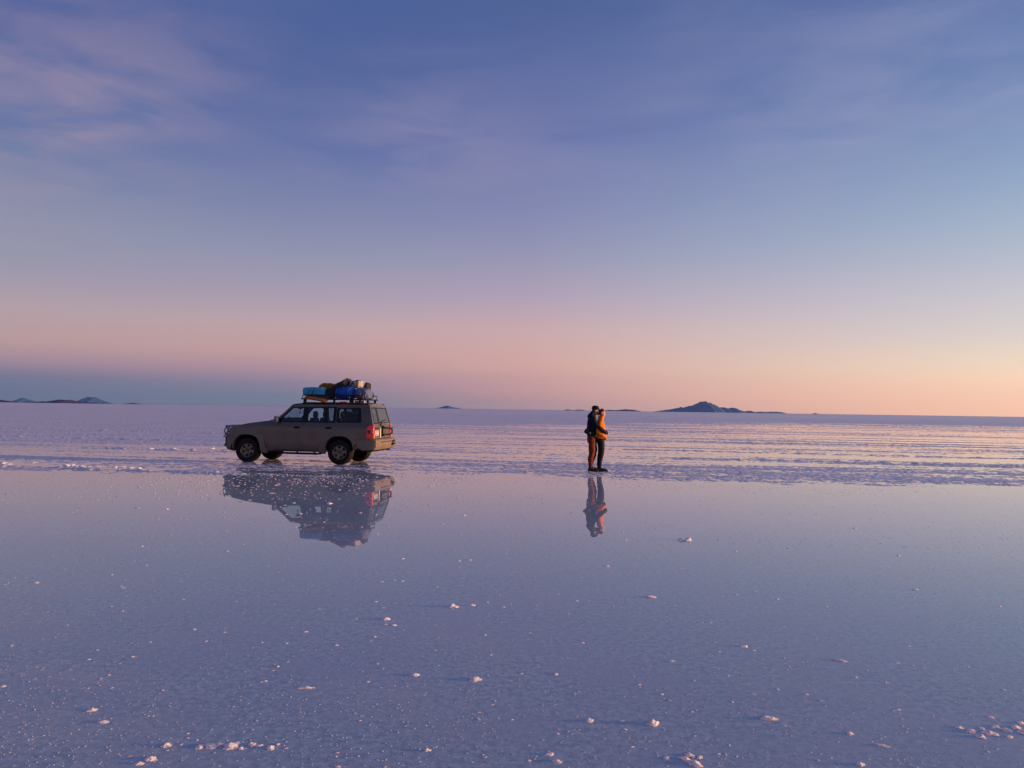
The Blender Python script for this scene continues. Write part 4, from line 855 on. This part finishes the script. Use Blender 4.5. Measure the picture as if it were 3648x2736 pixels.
limb(mb, [(.07,.17,1.40,.072),(.02,.20,1.25,.070),(.015,.192,1.13,.068),(.11,.17,1.05,.062),(.19,.12,1.0,.052),(.23,.07,.95,.045)])
fuse(mb, 'jacket', F['puffy'], wom, .010, 2, .012, 10, 5)
mb = MB()
loft(mb, [(.80,.09,0,.10,.15),(.88,.09,0,.118,.172),(.96,.09,0,.118,.172),(1.02,.09,0,.108,.155)])
limb(mb, [(.095,-.085,.91,.102),(.12,-.09,.72,.090),(.112,-.09,.52,.075),(.085,-.09,.36,.066),(.07,-.09,.20,.056),(.07,-.09,.14,.052)])
limb(mb, [(.095,.085,.91,.102),(.115,.09,.72,.090),(.105,.09,.52,.075),(.075,.09,.36,.066),(.062,.09,.20,.056),(.065,.09,.14,.052)])
fuse(mb, 'trousers', F['blackt'], wom, .010, 2, .010, 8, 13)
boots('boot', [(.115,-.09,.98,0),(.105,.09,.98,.08)], wom, F['boot'], .19)
# small shoulder bag hanging behind the tall one's hip, its thin strap over the back
sb = empty('shoulder_bag', PPL+Vector((-.225,-.10,.0)), label='small black shoulder bag on a thin strap behind the hip of the navy jacket', cat='bag')
bmh = soft((.155,.10,.155), 4, .006, 12, 2, 4, flat=False)
for v in bmh.verts: v.co = Matrix.Rotation(R(32),3,'Y') @ (v.co-Vector((0,0,.085)))+Vector((-.005,-.02,1.155))
bo_ = bobj(bmh, 'pouch', F['leather'], sb, smooth=180)
mb = MB(); mb.tube([(.07,-.085,1.07),(.085,-.095,1.10),(.06,-.10,1.13)],.010,6); mb.build('buckle', M['chrome'], bo_)
mb = MB(); mb.tube([(-.02,-.02,1.245),(.0,-.015,1.34),(.02,-.01,1.45),(.045,.02,1.56),(.10,.06,1.65)],.006,6); mb.build('strap', F['leather'], sb)
# ------------------------------------------------------------------ salt clumps in the shallow brine
def salt_mat():
    m = mat('salt_clump', (.90,.88,.90), .55, 0, .4, noise_=.3, nscale=60, col2=(.78,.74,.76), bump=.003, bscale=150); b = m.node_tree.nodes['Principled BSDF']; b.inputs['Subsurface Weight'].default_value = .6; b.inputs['Subsurface Radius'].default_value = (1,.8,.7); b.inputs['Subsurface Scale'].default_value = .03; return m
M['salt'] = salt_mat()
NV = 10; variants = []
for k in range(NV):
    bm = bmesh.new(); bmesh.ops.create_icosphere(bm, subdivisions=4, radius=1)
    rr_ = random.Random(k); sx, sy = rr_.uniform(.8,1.5), rr_.uniform(.7,1.0)
    lobes = [(Vector((rr_.uniform(-.8,.8), rr_.uniform(-.5,.5), 0)), rr_.uniform(.2,.7)) for _ in range(4)]
    for v in bm.verts:
        d = v.co.normalized(); n = noise.noise(d*1.7+Vector((k*7,0,0)))*.45+noise.noise(d*3.3+Vector((0,k*5,0)))*.22+noise.noise(d*7+Vector((0,0,k*3)))*.12+noise.noise(d*18+Vector((k,k,0)))*.05
        r = 1+n; x, y, z = d.x*r*sx, d.y*r*sy, d.z*r
        b_ = sum(w_*math.exp(-((x-l.x)**2+(y-l.y)**2)/.22) for l, w_ in lobes)
        z = z*(.26+.28*b_) if z > 0 else z*.15
        v.co = (x*.5, y*.5, z*.5)
    me = bpy.data.meshes.new('salt_clump'); bm.to_mesh(me); bm.free(); me.materials.append(M['salt']); me.polygons.foreach_set('use_smooth',[True]*len(me.polygons)); me.set_sharp_from_angle(angle=R(50)); variants.append(me)
nclump = [0]
def clump(p, size, label, group='salt clumps standing in the shallow water', kx=1.0, kz=1.0, var=None, rz=None):
    me = variants[var if var is not None else random.randrange(NV)]; o = bpy.data.objects.new('salt_clump', me); COL.objects.link(o)
    o.location = (p.x, p.y, -.002*size/.1); o.rotation_euler = (0,0,rz if rz is not None else random.uniform(0,6.28)); o.scale = (size*kx,size,size*kz)
    tag(o, label, 'salt clump', group); nclump[0] += 1; return o
DS = 3648/2212
# the clumps that can be told apart: display pixel, width in display pixels, label
named = [
 (1480,1167,30,'jagged white salt clump casting a long pointed shadow, right of the couple'),
 (1026,1468,34,'largest peaked salt clump in the middle foreground'),
 (1410,1564,30,'tall leaning salt clump right of centre near the bottom edge'),
 (1273,1558,20,'round salt clump beside a fainter flat one, left of the leaning clump'),
 (834,1338,22,'flat oval salt clump below the car reflection, largest of a small cluster'),
 (850,1351,13,'small salt clump just below the flat oval one'),
 (980,1311,26,'wide low pinkish salt clump left of the middle of the water'),
 (1020,1308,15,'small salt clump directly right of the wide low pinkish one'),
 (897,1459,20,'low salt clump with a flat tail, left of the largest peaked clump'),
 (663,1486,28,'long ribbed salt clump lying flat in the left foreground'),
 (200,1534,18,'upper of two salt clumps close together at the lower left'),
 (223,1560,18,'lower of two salt clumps close together at the lower left'),
 (78,1259,12,'lone bright salt clump near the left edge of the picture'),
 (360,1100,10,'small bright salt clump alone left of the car reflection'),
 (1405,1290,20,'forked salt clump below the clump with the long shadow'),
 (711,1088,15,'bright diamond-shaped salt clump in the middle of the car reflection'),
 (1607,1397,17,'bright salt clump in the right half, topmost of a loose row'),
 (1814,1427,34,'long thin salt sliver slanting down to the right'),
 (1906,1611,28,'broad salt clump near the lower right corner, below the slanting sliver'),
 (1836,1585,18,'knobbly salt clump up and left of the broad lower right one'),
 (1977,1274,13,'small salt dome on the far right of the blue water'),
 (1661,1552,36,'flat spread of salt in two lumps near the bottom right of centre'),
 (924,1621,16,'round salt clump at the bottom edge left of centre'),
 (1860,1652,20,'salt clump cut close by the bottom edge on the right'),
 (1203,1645,20,'upper of two pale salt smears at the bottom edge'),
 (1187,1630,18,'faint salt smear just above the bottom edge pair'),
 (300,1650,20,'bright salt clump at the bottom edge on the left'),
 (325,1640,26,'double salt clump right above the bottom edge on the left'),
 (360,1611,20,'leaning salt clump left of the long salt ridge at the bottom'),
]
for px, py, wpx, lab in named:
    p = ground(px*DS, py*DS); dist = p.length; sz = wpx*DS/FPX*math.hypot(p.y,CAM_H)*.85
    o = clump(p, sz, lab, kz=.95 if wpx < 31 else .7, rz=random.uniform(-.4,.4))
    if 'sliver' in lab or 'ribbed' in lab: o.scale = (sz*1.1, sz*.42, sz*.5)
    if 'sliver' in lab: o.rotation_euler[2] = -.5
    if 'leaning' in lab: o.scale = (sz*.8, sz*1.1, sz*1.3); o.rotation_euler[2] = 2.2
# two ridges of heaped clumps along the bottom edge
for j, (px, py, wpx) in enumerate([(432,1614,20),(455,1612,26),(472,1608,16),(498,1613,34),(520,1617,14),(545,1609,18),(560,1611,14),(583,1616,22),(600,1608,10),(512,1606,16)]):
    p = ground(px*DS, py*DS); clump(p, wpx*DS/FPX*math.hypot(p.y,CAM_H)*.85, 'rough salt clump in the heaped ridge at the lower left', 'clumps of the lower left salt ridge', kz=1.0)
for j, (px, py, wpx) in enumerate([(2072,1572,18),(2098,1580,24),(2120,1574,14),(2137,1584,26),(2150,1570,18),(2172,1578,26),(2196,1572,22),(2210,1582,24),(2204,1562,18),(2118,1592,22),(2180,1592,18)]):
    p = ground(px*DS, py*DS); clump(p, wpx*DS/FPX*math.hypot(p.y,CAM_H)*.85, 'rough salt clump in the heaped ridge at the right edge', 'clumps of the right edge salt ridge', kz=.9)
for j, (px, py, wpx) in enumerate([(1478,1640,24),(1500,1650,34),(1490,1632,18),(1512,1636,16),(1440,1638,14)]):
    p = ground(px*DS, py*DS); clump(p, wpx*DS/FPX*math.hypot(p.y,CAM_H)*.85, 'pale salt clump in the small heap at the bottom edge', 'clumps of the bottom edge heap', kz=.9)
# chunks thrown up along the left wheel track
for j, (px, py, wpx) in enumerate([(8,1003,28),(75,1000,10),(140,1006,22),(160,1007,18),(178,1008,16),(195,1009,14),(210,1008,12),(265,1010,14),(282,1011,12),(325,970,16),(338,971,10),(375,970,14),(418,972,12),(457,969,14),(250,1010,12),(300,1012,12)]):
    p = ground(px*DS, py*DS); clump(p, wpx*DS/FPX*math.hypot(p.y,CAM_H), 'white salt chunk thrown up along the wheel track left of the car', 'salt chunks along the left wheel track', kz=.8)
# every other clump one could count: small ones spread over the mirror
more = [(690,1316),(801,1385),(727,1394),(574,1471),(795,1473),(1048,1372),(1258,1389),(1381,1479),(1632,1277),(1590,1191),(1312,1223),(992,1212),(957,1132),(812,1112),(852,1254),(812,1300),(1582,1517),(2168,1490),(1743,1500),(1848,1463),(1915,1475),(1940,1533),(308,1180),(492,1191),(241,1242),(265,1320),(146,1350),(286,1419),(1555,1408),(1452,1428),(1246,1298),(1535,1345),(1786,1311),(1458,1308),(2160,1310),(2215,1350),(1940,1200),(660,1365),(620,1390),(566,1388),(485,1366),(420,1360),(325,1387),(192,1425),(600,1440),(945,1268),(1015,1210),(870,1207),(1060,1415),(1127,1455),(1205,1585),(1500,1470),(1430,1500),(1705,1440),(1680,1489),(1630,1500),(1345,1150),(700,1128),(778,1108),(650,1110)]
for px, py in more:
    p = ground(px*DS, py*DS); clump(p, random.uniform(4.5,8.5)*DS/FPX*math.hypot(p.y,CAM_H), 'small white salt clump among many like it in the mirror-like water', 'small salt clumps dotting the water', kz=.8)
rr_ = random.Random(5); k = 0
while k < 150:
    px = rr_.uniform(0,3648); py = 2736-rr_.random()**1.2*900
    dens = .35+.65*math.exp(-((px-1300)/900)**2)
    if rr_.random() > dens: continue
    p = ground(px, py); s_ = min(11, rr_.lognormvariate(1.4,.4))
    clump(p, s_*1.9/FPX*math.hypot(p.y,CAM_H), 'small white salt clump among many like it in the mirror-like water', 'small salt clumps dotting the water', kz=.65); k += 1
# grains and flecks nobody could count
def flecks(name, pts):
    mb = MB(); r_ = random.Random(3)
    for (x, y, r, h) in pts:
        n_ = 7; el = r_.uniform(1.0,2.0); a0 = r_.gauss(0,.5); ring_ = []
        for q in range(n_):
            t = 2*math.pi*q/n_; rr2 = r*r_.uniform(.6,1.15); X = rr2*math.cos(t)*el; Y = rr2*math.sin(t)
            ring_.append((x+X*math.cos(a0)-Y*math.sin(a0), y+X*math.sin(a0)+Y*math.cos(a0), -.002))
        mid_ = [(x+(v[0]-x)*.55, y+(v[1]-y)*.55, h*r_.uniform(.7,1.1)) for v in ring_]
        mb.add(ring_+mid_+[(x,y,h*1.1)], [(q,(q+1)%n_,n_+(q+1)%n_,n_+q) for q in range(n_)]+[(n_+q,n_+(q+1)%n_,2*n_) for q in range(n_)])
    o = mb.build(name, M['crust'], smooth=180, fix=False); tag(o, 'loose white salt flecks strewn over the shallow water', 'salt flecks', kind='stuff')
rr_ = random.Random(11); pts = []
while len(pts) < 3300:
    Y = 19.9-rr_.expovariate(1/1.6) if rr_.random() < .55 else 20-rr_.random()**1.3*10
    if Y < 9.5: continue
    X = rr_.uniform(-.72*Y-1, .72*Y+1)
    left = math.exp(-((X+3.0)/7.5)**2)
    patch = vnoise(np.array([X/1.5]), np.array([Y/.7]), 31)[0]
    if rr_.random() > (.16+.84*left)*(.08+1.1*max(0, patch+.1)): continue
    pts.append((X, Y, min(.035, rr_.lognormvariate(-4.55,.45)), rr_.uniform(.001,.004)))
# denser spray between the car and the mirror
for _ in range(900):
    X = rr_.gauss(-5.3,2.1); Y = 19.9-abs(rr_.gauss(0,3.0))
    if Y < 12 or abs(X+5.3) > 4.5 or rr_.random() > .35+1.2*max(0,vnoise(np.array([X/.5]),np.array([Y/.5]),41)[0]+.2): continue
    pts.append((X, Y, min(.045, rr_.lognormvariate(-4.1,.45)), rr_.uniform(.003,.010)))
for _ in range(5200):
    px = rr_.uniform(-60,3700); py = 2760-rr_.random()*900; p = ground(px, py); pts.append((p.x, p.y, min(.013, rr_.lognormvariate(-5.6,.5))*max(1,p.y/5.5), .0016))
flecks('salt_flecks', pts)
# ------------------------------------------------------------------ air: one even haze from the ground to just above the highest peak
def haze(dens):
    mb = MB(); S = 2*(RAD+400); mb.box((0,0,(620-1.0)/2-.5),(S,S,620)); m = bpy.data.materials.new('haze'); m.use_nodes = True; t = m.node_tree; t.nodes.clear()
    v = t.nodes.new('ShaderNodeVolumePrincipled'); v.inputs['Color'].default_value = (.36,.61,1,1); v.inputs['Density'].default_value = dens; v.inputs['Anisotropy'].default_value = .6
    o_ = t.nodes.new('ShaderNodeOutputMaterial'); t.links.new(v.outputs[0], o_.inputs['Volume'])
    o = mb.build('haze', m); tag(o, kind='stuff'); return o
haze(3.4e-5)
